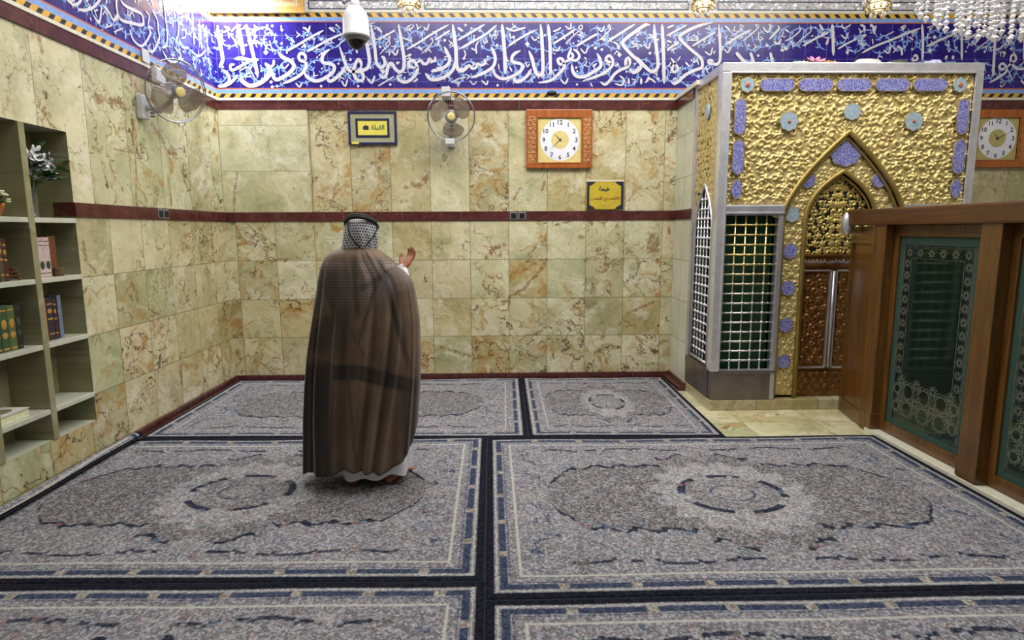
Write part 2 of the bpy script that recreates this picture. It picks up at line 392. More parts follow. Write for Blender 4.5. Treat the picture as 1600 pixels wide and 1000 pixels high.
def _etch(name, c, a):
    t = NT(name); t.set(Base_Color=c, Roughness=.6, Alpha=a); return t.m
M_etch = _etch('etched_lines', rgb(176, 178, 158), .38)
M_rimg = _etch('glass_rim', rgb(58, 88, 78), .7)
M_vase = NT('cut_glass').set(Base_Color=rgb(170, 180, 190), Roughness=.08, Transmission_Weight=.75, IOR=1.45)
M_crystal = NT('lamp_crystal').set(Base_Color=(.93, .92, .95, 1), Roughness=.15, Metallic=.2, Transmission_Weight=.2, Alpha=.85)
M_brass = metalmat('lamp_brass', rgb(200, 168, 92), rgb(228, 206, 140), .25, 9, .05)
M_wplast = pmat('white_plastic', rgb(196, 196, 198), .4, var=.03)
M_gplast = pmat('grey_plastic', rgb(120, 120, 126), .4, var=.05)
M_blackp = pmat('black_plastic', rgb(22, 22, 25), .35)
M_dome = NT('dark_dome').set(Base_Color=rgb(20, 20, 22), Roughness=.08)
def _blade():
    t = NT('smoky_fan_blade'); t.set(Base_Color=rgb(120, 104, 84), Roughness=.3, Alpha=.8); return t.m
M_blade = _blade()
M_wire = metalmat('chrome_wire', rgb(150, 152, 158), rgb(190, 190, 196), .3, 10, 0)
M_paper = pmat('yellow_sign', rgb(218, 206, 84), .5, var=.08)
M_paper2 = pmat('ochre_sign', rgb(196, 172, 50), .4, var=.12)
M_sgreen = pmat('sign_green', rgb(50, 100, 66), .5)
M_sred = pmat('sign_red', rgb(130, 50, 34), .5)
M_sblk = pmat('sign_black', rgb(26, 28, 48), .5)
M_beige = pmat('beige_mount', rgb(160, 158, 128), .6, var=.18, sc=90)
M_dial = metalmat('silvered_dial', rgb(222, 222, 236), rgb(238, 238, 240), .5, 6, 0, .15)
M_dface = pmat('gilt_dial_plate', rgb(216, 198, 128), .4, var=.08)
M_dface2 = pmat('khaki_dial_plate', rgb(176, 166, 104), .4, var=.08)
M_skin = pmat('skin', rgb(150, 92, 66), .55, var=.1, sc=18)
M_thobe = pmat('white_cotton', rgb(226, 224, 228), .8, var=.04, sc=60)
M_agal = pmat('black_cord', rgb(14, 20, 18), .7, var=.4, sc=120, bump=.5)
M_leafs = [pmat('leaf_%s' % 'abc'[i], c, .5, var=.3, sc=40) for i, c in enumerate((rgb(38, 70, 34), rgb(66, 104, 46), rgb(104, 132, 60)))]
M_petal = pmat('white_petal', rgb(206, 204, 208), .6, var=.08, sc=60)
M_petals = {k: pmat('petal_'+k, c, .6) for k, c in dict(cream=rgb(216, 216, 176), pink=rgb(196, 130, 160), yellow=rgb(206, 170, 40), orange=rgb(206, 110, 50), green=rgb(40, 104, 84), dark=rgb(40, 20, 22), violet=rgb(180, 176, 214)).items()}
M_wicker = pmat('orange_wicker', rgb(176, 104, 44), .6)
M_cloth = pmat('white_cloth', rgb(200, 200, 188), .8, var=.06)
M_olive = pmat('olive_cloth', rgb(64, 74, 50), .8, var=.2)
M_ceil = pmat('ceiling_plaster', rgb(196, 194, 188), .7, var=.03)
M_gframe = wood('gilded_wood', rgb(196, 146, 72), rgb(222, 180, 104), 0, .35)
def _cloak():
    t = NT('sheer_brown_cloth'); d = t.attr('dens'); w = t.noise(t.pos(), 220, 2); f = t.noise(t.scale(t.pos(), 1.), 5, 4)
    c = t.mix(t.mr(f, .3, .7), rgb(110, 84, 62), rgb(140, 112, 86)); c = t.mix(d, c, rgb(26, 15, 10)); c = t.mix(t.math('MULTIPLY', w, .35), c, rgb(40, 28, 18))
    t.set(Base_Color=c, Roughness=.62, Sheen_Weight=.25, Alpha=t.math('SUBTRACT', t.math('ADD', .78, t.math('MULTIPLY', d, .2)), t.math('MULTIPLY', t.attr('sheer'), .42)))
    return t.m
M_cloak = _cloak()
def _kef():
    t = NT('black_and_white_net'); uv = t.xyz(t.attr('kuv', 'Vector')); s = 58.
    a = t.math('MULTIPLY', uv[0], s); b = t.math('MULTIPLY', uv[1], s)
    row = t.math('MODULO', t.math('FLOOR', b), 2.); a2 = t.math('ADD', a, t.math('MULTIPLY', row, .5))
    fa = t.math('SUBTRACT', t.math('FRACT', a2), .5); fb = t.math('SUBTRACT', t.math('FRACT', b), .5)
    r = t.math('SQRT', t.math('ADD', t.math('MULTIPLY', fa, fa), t.math('MULTIPLY', fb, fb)))
    f = t.mr(r, .26, .36, 1., 0.)
    t.set(Base_Color=t.mix(f, rgb(206, 204, 210), rgb(34, 32, 48)), Roughness=.8); return t.m
M_kef = _kef()
def _rug():
    t = NT('rug_pile'); c = t.attr('col', 'Color'); P = t.pos()
    v1 = t.node('ShaderNodeTexVoronoi'); t.link(P, v1.inputs['Vector']); v1.inputs['Scale'].default_value = 85
    v2 = t.node('ShaderNodeTexVoronoi'); t.link(P, v2.inputs['Vector']); v2.inputs['Scale'].default_value = 150
    pal = t.ramp(t.xyz(v1.outputs['Color'])[0], [(0, rgb(70, 76, 96)), (.18, rgb(186, 166, 168)), (.36, rgb(226, 220, 214)), (.54, rgb(92, 90, 86)), (.68, rgb(184, 188, 198)), (.84, rgb(158, 120, 124)), (.93, rgb(112, 124, 128))], 'CONSTANT')
    amt = t.attr('spk'); k = t.mix(t.math('MULTIPLY', amt, .52), c, pal)
    n = t.xyz(v2.outputs['Color'])[1]; k = t.mix(t.math('MULTIPLY', amt, t.mr(n, 0., 1., 0., .55)), k, rgb(88, 84, 82))
    k = t.mix(t.math('MULTIPLY', t.mr(t.noise(P, 420, 2), .35, .7), .35), k, t.scale(k, .55))
    k = t.mix(1., k, rgb(232, 238, 242), 'MULTIPLY'); t.set(Base_Color=k, Roughness=.95, Specular_IOR_Level=.1, Coat_Weight=0.)
    t.bump(v2.outputs['Distance'], .5, .006); return t.m
M_rug = _rug()

# ------------------------------------------------------------------ structure
def seg_dist(px, py, a, b):
    ax, ay = a; bx, by = b; dx, dy = bx-ax, by-ay; l = dx*dx+dy*dy or 1e-9
    t = np.clip(((px-ax)*dx+(py-ay)*dy)/l, 0, 1); return np.hypot(px-ax-t*dx, py-ay-t*dy)
def stains(A, B, plane, traces):
    s = np.zeros_like(A)
    for w, pts in traces:
        Q = [at(u, v, **plane) for u, v in pts]; k = 0 if 'Y' in plane else 1
        Q = [(q[k], q[2]) for q in Q]; w = w/145/2*.62
        if len(Q) == 1: Q = [Q[0], (Q[0][0]+1e-3, Q[0][1])]
        for a, b in zip(Q[:-1], Q[1:]): s = np.maximum(s, np.clip(1-(seg_dist(A, B, a, b)/w-1)/1.8, 0, 1)*.62)
    return s
ST_BACK = [(5, [(853, 404), (848, 418), (838, 430), (828, 440), (820, 450), (806, 458), (797, 462), (795, 475)]), (3, [(853, 404), (838, 430)]),
    (24, [(1020, 374), (1021, 386)]), (11, [(908, 371)]), (8, [(790, 382), (774, 386), (760, 402)]), (5, [(840, 380), (832, 392)]),
    (6, [(690, 543), (712, 549), (734, 556)]), (10, [(655, 566), (668, 572)]), (7, [(660, 552), (668, 564)]), (5, [(946, 398), (945, 424), (954, 410)]),
    (4, [(372, 270), (367, 300), (366, 332)]), (7, [(649, 237)]), (10, [(645, 287), (655, 291), (668, 277)]), (8, [(634, 292)]), (6, [(636, 315)]),
    (1.6, [(340, 442), (380, 430), (430, 408)]), (5, [(428, 405)]), (2.5, [(432, 404), (470, 404)]), (3, [(365, 515), (385, 508), (402, 498)]),
    (5, [(1046, 352), (1045, 366)]), (1.4, [(486, 268), (470, 295), (478, 315), (484, 333)]), (1.4, [(470, 290), (430, 310), (395, 330)]),
    (1.6, [(1052, 222), (1030, 248), (985, 315)]), (4, [(1025, 470), (980, 490)]), (1.8, [(1032, 486), (1010, 520)]), (3, [(492, 306), (520, 315), (548, 330)]),
    (1.8, [(474, 440), (452, 466), (447, 470)]), (3, [(476, 440), (486, 462), (492, 470)]), (3, [(788, 540), (797, 552)]), (4, [(940, 545), (950, 570)]), (6, [(896, 555)]), (5,[(862,545),(866,560)]),
    (3, [(1003,330)]), (2, [(843, 254), (856, 300)]), (5, [(850, 285), (846, 300)]), (4, [(802, 312), (812, 295)])]
ST_LEFT = [(9, [(150, 152), (170, 156), (196, 168)]), (3.5, [(150, 157), (172, 186), (190, 218), (208, 238)]), (4.5, [(206, 178), (207, 214), (213, 262), (213, 322)]),
    (1.6, [(190, 182), (184, 212)]), (6, [(160, 230)]), (1.6, [(165, 232), (183, 234), (208, 240)]), (2, [(103, 236), (140, 240), (158, 235)]),
    (6, [(238, 195), (250, 212), (262, 238), (275, 241)]), (5, [(262, 275), (266, 300), (268, 322)]), (2.2, [(282, 245), (292, 262), (305, 300)]),
    (5, [(335, 200), (342, 218), (344, 232)]), (3.4, [(145, 455)]), (3.4, [(152, 470)]), (4, [(168, 473)]), (6, [(205, 443), (212, 455), (215, 470)]), (4, [(195, 460), (202, 450)]),
    (4, [(180, 432), (181, 452)]), (7, [(283, 570), (284, 598)]), (3, [(345, 447), (335, 463), (332, 455)]), (4, [(343, 384), (343, 395)]), (5, [(240, 482)]), (6, [(322, 415), (326, 425)]),
    (1.6, [(30, 95), (45, 120), (52, 160)]), (3, [(8, 195), (3, 160)]), (1.4, [(195, 565), (165, 630), (150, 650)]), (1.6, [(285, 600), (315, 640)]), (2, [(150, 645), (60, 700)]), (6, [(60, 55), (66, 80)]),
    (5, [(130, 380), (135, 410), (150, 425)]), (4, [(162, 425), (168, 432)])]
def wallgrid(name, a0, a1, z0, z1, plane, mat, step, traces, hole=None, kind='structure', extra=0., parent=None):
    an = max(2, int(abs(a1-a0)/step)); zn = max(2, int((z1-z0)/step))
    A1 = np.linspace(a0, a1, an+1); Z1 = np.linspace(z0, z1, zn+1)
    if hole: A1 = np.unique(np.r_[A1, hole[0], hole[1]]); Z1 = np.unique(np.r_[Z1, hole[2], hole[3]])
    if plane == 'back': A1 = np.sort(A1); A, Z = np.meshgrid(A1, Z1); P = np.stack([A, np.full_like(A, D-extra), Z], -1); pl = dict(Y=D)
    else: A1 = np.sort(A1)[::-1]; A, Z = np.meshgrid(A1[::-1], Z1); P = np.stack([np.full_like(A, XL+extra), A, Z], -1); pl = dict(X=XL)
    keep = None
    if hole:
        ca = (A[:-1, :-1]+A[1:, 1:])/2; cz = (Z[:-1, :-1]+Z[1:, 1:])/2
        keep = ~((ca > hole[0]) & (ca < hole[1]) & (cz > hole[2]) & (cz < hole[3]))
    return fastgrid(name, P, mat, parent, {'stain': stains(A, Z, pl, traces)}, kind, keep, False)
XEND = 7.2; YNEAR = -1.2
wb = wallgrid('wall_back', XL, XEND, ZM1, ZU0, 'back', M_up, .02, ST_BACK)
wallgrid('wall_back', XL, XR, 0, ZM0+.01, 'back', M_low, .02, ST_BACK)
MB().box((XR, D, 0), (XEND, D+.2, ZM1)).build('wall_back', M_low, kind='structure')
wallgrid('wall_back', XL+.004, -1.965, ZM1, ZU0, 'back', M_pan, .02, ST_BACK, extra=.012)
MB().box((XL-.3, D+.001, -.1), (XEND, D+.2, 5.0)).build('wall_back', M_ceil, kind='structure')
NY0, NY1, NZ0, NZ1 = 3.05, 4.29, .295, 2.285
wallgrid('wall_left', 2.4, D, 0, ZM0+.01, 'left', M_lowL, .02, ST_LEFT, hole=(NY0, NY1, NZ0, ZM0+.01))
wallgrid('wall_left', 2.4, D, ZM0+.01, ZU0, 'left', M_upL, .02, ST_LEFT, hole=(NY0, NY1, ZM0+.01, NZ1))
MB().box((XL-.4, YNEAR, 0), (XL, 2.4, ZU0)).build('wall_left', M_lowL, kind='structure')
MB().box((XL-.4, YNEAR, -.1), (XL-.27, D, 5.)).box((XL-.27, 2.4, ZU0), (XL-.001, D, 5.)).box((XL-.27, YNEAR, ZU0), (XL-.001, 2.4, 5.)).build('wall_left', M_ceil, kind='structure')
MB().box((XEND, YNEAR, -.1), (XEND+.15, D, 5.)).build('wall_right', M_ceil, kind='structure')
MB().box((XL-.4, YNEAR, 4.95), (XEND+.15, D+.2, 5.1)).build('ceiling', M_ceil, kind='structure')
MB().box((XL-.4, YNEAR, -.1), (XEND+.15, D+.2, 0)).build('floor', M_floor, kind='structure')
# the low block of wall that links the back wall to the shrine
MB().box((XR, 6.05, 0), (SX1-.02, D, ZU0)).build('wall_return', M_ret, kind='structure')
# maroon bands and skirting
MB().box((XL, D-.012, ZM0), (XR, D, ZM1)).build('trim_1', M_maroon, kind='structure')
MB().box((XL, NY1, ZM0), (XL+.012, D-.012, ZM1)).box((NX+.1, NY1-.004, ZM0), (XL+.01, NY1, ZM1)).build('trim_2', M_maroon, kind='structure')
MB().box((XL, D-.014, ZU0), (XR, D, ZU1+.004)).box((SX1, D-.014, ZU0), (XEND, D, ZU1+.004)).build('trim_3', M_maroon, kind='structure')
MB().box((XL, YNEAR, ZU0), (XL+.014, D-.014, ZU1+.004)).build('trim_4', M_maroon, kind='structure')
MB().box((XR-.014, 6.05, ZU0), (SX1, D-.014, ZU1+.004)).build('trim_5', M_maroon, kind='structure')
MB().box((XR-.012, 6.03, ZM0), (XR, D-.012, ZM1)).build('trim_6', M_maroon, kind='structure')
MB().box((XL+.02, D-.02, 0), (XR-.02, D, ZB)).build('baseboard_back', M_maroon, kind='structure')
MB().box((XL, 4.72, 0), (XL+.02, D, ZB)).build('baseboard_left', M_maroon, kind='structure')
MB().box((XR-.075, 6.0, 0), (XR, D-.02, .04)).box((XR-.02, 6.0, .04), (XR, D-.02, ZB+.02)).build('baseboard_right', M_maroon, kind='structure')

# ------------------------------------------------------------------ glazed tile frieze with the inscription
BZ0, BZ1 = 3.075, 3.712           # cobalt field
def frieze(name, f, a0, a1, strokes, dots, seed, voids=()):
    """f(a,z,h) -> point h in front of the wall"""
    rn = random.Random(seed); mb = MB()
    def quad(z0, z1, h, mat): mb.add([f(a0, z0, h), f(a1, z0, h), f(a1, z1, h), f(a0, z1, h)], [(0, 1, 2, 3)], mat)
    quad(BZ0, BZ1, .010, 0)
    for z0, z1, mat in ((BZ0-.012, BZ0, 2), (BZ0-.052, BZ0-.012, 1), (BZ0-.097, BZ0-.052, 3), (ZU1+.004, BZ0-.097, 5), (BZ1, BZ1+.010, 2), (BZ1+.010, BZ1+.048, 1), (BZ1+.048, BZ1+.092, 3), (BZ1+.092, BZ1+.116, 6)):
        quad(z0, z1, .012 if mat != 5 else .022, mat)
    for z0, z1, sl in ((BZ0-.093, BZ0-.056, .03), (BZ1+.052, BZ1+.088, -.03)):
        n = int(abs(a1-a0)/.104)
        for i in range(n):
            a = min(a0, a1)+(i+.3)*.104
            mb.add([f(a, z0, .0135), f(a+.045, z0, .0135), f(a+.045+sl, z1, .0135), f(a+sl, z1, .0135)], [(0, 1, 2, 3)], 4)
    o = mb.build(name, [M_tile, M_lblue, M_org, M_yel, M_blk, M_cream, M_white], kind='structure')
    sc = MB(); L = min(a0, a1); H = max(a0, a1); hk = [.0105]
    def g(a, z): hk[0] = .0105+(len(sc.v) % 400)*2.2e-6; return f(a, min(max(z, BZ0+.003), BZ1-.003), hk[0])
    g2 = lambda a, z: f(a, min(max(z, BZ0+.003), BZ1-.003), .0125+(len(sc.v) % 300)*4e-6)
    x = L+.05; k = 0
    while x < H-.05:
        for cz, R in ((BZ0+.16+rn.uniform(-.03, .03), .12), (BZ1-.16+rn.uniform(-.03, .03), .12)):
            a0_ = rn.uniform(0, 6.28); dr = rn.choice((-1, 1)); pts = []
            cx = x+rn.uniform(-.04, .04)
            for i in range(26):
                th = a0_+dr*i/25*5.2; r = R*(1.05-.030*i); pts.append(np.array([min(max(cx+r*cos(th), L), H), cz+r*sin(th)]))
            ribbon(sc, pts, .013, g, 0)
            for i in range(3, 25, 4):
                p = pts[i]; d = pts[i+1]-pts[i-1]; d = d/np.linalg.norm(d+1e-9)
                for sgn in (-1, 1):
                    a = atan2(d[1], d[0])+sgn*rn.uniform(.6, 1.1); l = rn.uniform(.026, .046)
                    q = p+np.array([cos(a), sin(a)])*l
                    if L < q[0] < H: ribbon(sc, [p, (p+q)/2+np.array([-sin(a), cos(a)])*.006, q], .015, g, 0)
                if rn.random() < .45:
                    a = rn.uniform(0, 6.28); q = p+np.array([cos(a), sin(a)])*.03
                    if L+.03 < q[0] < H-.03:
                        disc2(sc, q, .010, g2, 1, 7)
                        if rn.random() < .5:
                            e = q+np.array([cos(a+.9), sin(a+.9)])*.045; e2 = q+np.array([cos(a-.6), sin(a-.6)])*.045
                            ribbon(sc, [q, (q+e)/2+.004, e], .014, g2, 1)
                            ribbon(sc, [q, (q+e2)/2-.004, e2], .011, g2, 1)
        x += .145; k += 1
    sc.build('scrollwork', [M_lblue, M_white], o)
    lt = MB()
    for i_, (w, pts) in enumerate(strokes): ribbon(lt, catmull(pts, 5), w, lambda a, b, h_=.0145+.00003*i_: f(a, b, h_), 0)
    for c, r in dots: lt.add([f(c[0]-r, c[1], .0145), f(c[0], c[1]-r, .0145), f(c[0]+r, c[1], .0145), f(c[0], c[1]+r, .0145)], [(0, 1, 2, 3)], 0)
    lt.build('lettering', [M_white], o); return o
# the strokes of the inscription, traced in eight windows of the photograph (window x, y, zoom)
TR = {
(330, 20, 8.): """40:85,160 110,350 140,500 150,600 110,690|45:340,150 370,300 395,430 410,540|40:445,150 480,300 520,480 560,650 590,810|38:300,580 400,575 500,600 600,590|30:520,600 430,640 330,700 260,720 250,660 300,650|35:150,715 220,780 230,860 150,920 90,920|34:340,780 250,880 150,930
48:370,790 400,860 490,915 600,890 690,830 740,760 730,690 680,630|30:680,630 720,680 780,660 790,590|42:840,490 900,560 1000,610 1040,670 1000,740 900,810 820,840 780,790 760,710|35:1190,620 1180,540 1130,510 1100,550 1120,600 1180,620 1190,690 1120,780 1000,850 900,890
25:940,490 1100,400 1250,310 1410,225|25:1200,495 1350,410 1480,340 1650,265|20:1480,190 1520,210 1550,250|22:1150,190 1190,205 1220,240 1240,165|20:680,180 740,220 765,300|12:735,350 755,420 780,500|16:880,160 885,220|18:560,220 650,190|18:1060,880 1110,930 1140,880|22:540,160 560,200 500,270|18:260,240 320,180 380,160|22:170,180 230,200 180,240|18:250,280 300,350 330,440|14:380,720 470,690 560,840|14:480,750 440,800 520,800|16:880,640 920,700 980,640|14:620,740 660,720
D30:690,500|D22:755,870|D22:770,930|D18:885,390|D18:830,920|D20:890,220|D18:1020,350|D18:770,170|D18:1180,425|D18:440,410|D18:1380,920""",
(500, 20, 8.): """40:130,460 60,510 30,580 50,630 120,640 180,670 170,740 100,800 0,850 -80,850 -160,800 -190,740|40:572,290 600,450 622,600 600,690 540,720 480,700|36:250,430 290,550 330,660 380,730 440,740 500,740 540,770 540,840 480,850 430,780 430,690 480,590 520,640 510,720|38:320,680 270,760 190,830 130,860 90,820
36:640,150 665,300 690,450 700,560 720,650 770,690 815,640 800,570 770,550|38:985,150 1010,300 1040,480 1055,620 1040,720 990,740 940,700 900,640 860,660 840,740 820,800 780,810 740,770|20:730,345 830,290 945,220|12:750,525 820,450 880,385 850,330 880,300 870,370|24:1085,465 1250,370 1420,260 1610,155
36:1220,690 1130,680 1110,630 1160,600 1200,640 1220,720 1170,810 1080,870 1000,850 960,790|30:1200,640 1260,600 1290,640 1340,640 1370,580 1400,610 1440,600 1440,550|18:270,850 320,920 350,830|22:590,820 650,880 690,790|16:730,920 830,860 930,800|22:400,405 450,450 470,510|20:900,480 950,530 980,460|24:710,185 780,250|14:1150,150 1090,190 1110,220 1160,190 1170,150
16:1295,180 1340,220 1365,140|22:1220,430 1280,470|12:1380,350 1400,320 1410,370 1340,450 1270,520|10:210,430 280,370 350,320|22:115,190 180,240|14:1060,560 1120,530|16:1020,310 1120,350 1150,330|20:1170,870 1230,830|14:960,650 1000,620
D20:755,430|D26:790,740|D18:385,590|D18:970,630|D18:480,920|D18:1130,530|D16:1480,910|D18:20,340|D16:235,640|D20:1390,620|D18:880,900|D16:210,160""",
(680, 20, 8.): """38:115,430 150,500 185,580 160,650 90,700 0,725 -50,735|42:220,150 240,300 260,450 265,600 280,700 330,730 380,700 430,650|38:250,620 220,720 130,800 20,840 -60,830 -120,760|30:430,650 460,700 510,690 530,640 570,660 620,640 620,580|24:280,350 420,270 620,150|26:300,460 500,350 640,270 770,160|22:0,345 90,290 190,225
36:700,430 740,520 750,600 720,680 620,750 450,820|42:835,150 855,350 870,550 875,770|36:1065,480 1000,510 960,560 970,620 1060,640 1090,680 1060,740 960,800 850,830 760,790 710,690|40:1315,150 1330,300 1340,500 1345,720 1320,780 1270,770 1240,700 1210,580 1170,480|36:1200,710 1150,790 1060,860 1000,860 985,810|38:1410,150 1430,350 1435,550 1440,780
24:910,425 1050,330 1250,220|22:880,190 970,230 1060,210 1130,190|16:630,320 650,370 610,380 600,340|18:540,360 510,430 520,520|18:450,445 510,480|26:280,190 350,240|16:360,470 380,520 360,580|14:200,880 290,830 390,810|18:580,850 640,900 660,850|16:1190,820 1220,880|14:730,250 760,230 750,290 790,270|16:1200,300 1240,350 1270,330|14:1130,610 1150,680 1180,640|12:790,640 800,720|18:930,680 960,740|12:430,850 480,900 520,860
D28:1150,395|D20:120,350|D20:980,310|D20:775,410|D20:360,575|D16:40,910|D18:780,910|D18:380,160|D16:560,230""",
(860, 20, 8.): """34:180,630 120,650 90,600 120,575 155,600 170,680 100,770 0,850 -150,880|30:260,440 240,500 220,560 260,590 320,600 360,550 330,490 280,460|30:180,620 240,590 280,550 260,500|24:30,395 150,320 310,215|12:190,385 270,310 370,230 410,320|20:320,420 440,350 590,265|14:370,160 350,200 390,210 395,170 370,160|26:320,425 440,350 590,265|14:590,360 660,300 740,220 735,160 715,180 740,210|26:710,370 860,270 1050,150
38:580,510 620,600 620,680 540,740 430,800 330,800 280,740 265,650|32:770,620 720,620 690,580 730,540 770,580 775,650 720,720 600,790 400,860|34:980,640 940,660 940,600 970,570 990,620 960,680 870,720 800,770 740,850 680,900 620,870|38:980,700 1030,750 1100,720 1130,660 1090,600 1010,530 900,400 940,330 1060,240 1180,160 1240,160|40:1080,560 1180,680 1260,740 1320,710 1340,640 1320,450 1300,300 1290,150|40:1390,150 1400,350 1410,600 1415,890
16:1050,350 1020,390 1060,400 1100,410 1010,440|18:1160,400 1220,450 1240,380|20:780,370 830,400 850,470|16:1220,270 1250,300 1220,330|20:30,240 90,220 130,190|16:180,170 240,210 260,130|18:20,460 90,480 120,420|18:370,450 430,510 470,430|18:580,190 640,240 670,170|20:120,830 180,890 220,820|20:860,790 910,840 890,910 800,890|22:970,820 980,900|26:1130,820 1130,900|20:1180,880 1240,830 1310,880|18:60,300 80,330|16:420,560 450,590|16:500,880 520,930
D24:560,445|D20:640,465|D28:860,530|D20:1240,510|D18:840,650|D16:330,900|D22:1340,830|D16:60,720|D16:550,660|D16:320,690|D22:1350,650|D16:1340,340""",
(1020, 20, 8.): """28:220,570 270,640 310,700 270,750 240,720 250,670 290,620|36:740,130 600,160 450,220 340,290 340,340 450,450 580,560 610,620 600,690 500,730 390,790 320,860 260,890 220,860|34:815,150 825,300 835,450 830,600 790,650 740,640 700,640 690,610 720,600 760,630|22:165,295 290,230 420,155|26:170,480 230,430 320,375|22:485,425 620,340 780,245|26:890,410 1050,310 1220,220
14:490,280 540,310 530,350 400,350|12:1100,185 1080,160 1120,170 1110,190 1050,250 960,310|14:1290,200 1275,160 1310,170 1300,200 1250,250 1120,360|14:1550,170 1560,200 1500,270 1440,340|24:890,170 960,230|20:1360,185 1430,250 1470,140|16:1520,370 1560,400 1590,360|40:1030,500 1110,590 1180,650|34:1210,500 1240,590 1260,660|32:1460,500 1480,600 1490,680|18:640,490 710,530 740,440|16:880,460 930,500 980,420|22:170,200 260,160|22:170,350 230,380|20:400,620 450,680|14:340,550 300,610|14:1310,240 1320,350 1380,320|16:750,520 770,480
D18:700,380|D16:1190,410|D20:1420,415|D18:1310,540|D14:480,600|D16:560,800|D14:260,830|D14:250,470""",
(1200, 0, 8.): """24:420,580 580,490 750,410|36:790,310 800,450 805,700|20:860,620 960,560 1100,490|25:1160,670 1300,595 1600,475 1730,420 1890,360|14:110,320 130,370 60,450 10,500|14:380,340 390,390 300,470 200,520|12:520,340 520,400 430,480 320,580|20:200,370 250,410|16:60,520 100,560 150,500 130,570|26:630,310 680,390|24:1140,320 1190,340 1190,400|28:1260,320 1300,340 1310,400|18:1340,320 1310,430|16:1140,460 1210,440 1150,500|16:900,440 960,490 990,410
16:910,310 930,360 1000,330 1020,310|18:740,490 730,560|18:1430,630 1490,670 1520,590|12:1460,450 1560,400|14:1290,490 1300,560
D22:165,630|D24:220,615|D22:980,660|D14:545,455|D18:725,550|D16:1320,420""",
(1400, 20, 8.): """30:310,150 320,350 315,600|28:800,150 805,350 805,600|32:1225,150 1215,400 1205,600 1195,800|22:1585,200 1580,400 1575,600|24:360,430 550,340 750,255|26:850,350 1010,260 1200,165|14:950,500 1030,430 1130,350 1120,280 1100,300 1130,320|14:1240,480 1300,430 1380,350 1350,290 1330,310 1370,340|24:40,200 100,170 60,230|26:0,420 50,460 60,540|26:200,560 190,600 250,590 240,540 200,550
28:1360,700 1300,710 1270,680 1310,640 1350,670 1360,740 1270,810 1150,880|28:1360,690 1420,640 1480,590 1460,530 1420,550 1420,620 1470,690 1540,710 1620,700|22:870,200 930,260|16:920,370 970,400 1000,330|14:1320,180 1345,205 1320,235 1300,210 1320,180|22:1440,190 1490,230 1480,310|16:1310,520 1350,500 1320,560|12:1380,720 1440,860|24:1540,850 1590,900|12:1280,900 1300,930 1350,880|18:150,310 200,350|30:600,590 620,540|30:690,590 700,540|20:590,150 640,200|20:700,150 740,170|12:1530,680 1600,590|12:370,200 470,150
D26:470,310|D26:410,480|D18:1095,490|D20:1425,455|D14:860,490|D18:650,480|D16:190,460|D16:950,170|D14:95,430""",
(90, 0, 6.4): """22:60,-20 100,20 150,50 200,20 220,-30|22:180,95 260,100 340,70 400,0 430,-50|20:420,60 410,160 390,230 340,150|24:430,50 490,120 540,200 580,150 570,60 570,-40|28:600,-20 650,50 740,100 820,140 840,220 820,250 720,230 620,200 580,130|24:700,290 740,400 820,460 880,400 910,320 880,260|18:860,110 900,160 890,250 940,290|24:930,110 980,200 990,300 1000,380 960,480 920,520 880,480|24:1040,-30 1060,150 1080,350 1070,450 1030,480|24:1030,500 1080,590 1140,620 1200,590 1210,540 1150,470|24:1170,40 1190,200 1190,340 1160,430|16:1130,100 1080,160
20:1200,180 1300,150|16:1220,300 1260,300 1260,370 1220,380|20:1200,400 1230,470 1300,480|12:450,280 530,250|12:540,320 640,280|12:660,300 660,390|14:300,170 320,210|28:1330,100 1340,300 1350,450|26:1400,200 1410,350 1430,500|20:1330,520 1400,560 1470,500|24:1470,260 1480,420 1490,560|18:740,-40 760,30|18:900,-30 940,60|16:1150,-40 1230,60 1300,90
D16:950,380|D14:800,360|D14:560,330|D14:470,20"""}
SB, SL, DB, DL = [], [], [], []
for (ox, oy, k), txt in TR.items():
    for it in txt.replace('\n', '|').split('|'):
        w, pts = it.split(':'); dot = w[0] == 'D'; w = float(w.strip('D'))/k/143
        pl = dict(X=XL) if k == 6.4 else dict(Y=D); Q = []
        for p in pts.split():
            a, b = map(float, p.split(',')); q = at(ox+a/k, oy+b/k, **pl); Q.append((q[1] if k == 6.4 else max(q[0], XL+.02), q[2]))
        if k == 6.4: w *= .8
        if dot: (DL if k == 6.4 else DB).append((Q[0], w))
        else: (SL if k == 6.4 else SB).append((w, Q))
frieze('trim_7', lambda a, z, h: (a, D-h, z), XL, XEND, SB, DB, 3)
frieze('trim_8', lambda a, z, h: (XL+h, a, z), D, 2.0, SL, DL, 5)
# mirror mosaic above with navy lines
MB().box((XL, D-.008, BZ1+.116), (XEND, D, 4.6)).build('trim_9', M_mirror, kind='structure')
MB().box((XL, 2.0, BZ1+.116), (XL+.008, D-.008, 4.6)).build('trim_10', M_mirror, kind='structure')
mb = MB()
for u0, u1 in ((483, 622), (664, 1075), (1121, 1349), (1392, 1600)):
    a, b = at(u0, 10, Y=D)[0], at(u1, 10, Y=D)[0]
    for z in (3.842, 3.918): mb.box((a, D-.014, z-.004), (b, D-.008, z+.004))
    for x in (a, b): mb.box((x-.004, D-.014, 3.842), (x+.004, D-.008, 3.918))
mb.box((XL, D-.018, BZ1+.095), (XEND, D-.008, BZ1+.118), 1)
mb.build('trim_11', [M_navy, M_cream], kind='structure')
# link ledge along the top of the low wall block
MB().box((XR-.03, 5.9, ZU1+.004), (SX1+.02, D, ZU1+.045)).build('trim_12', M_cream, kind='structure')

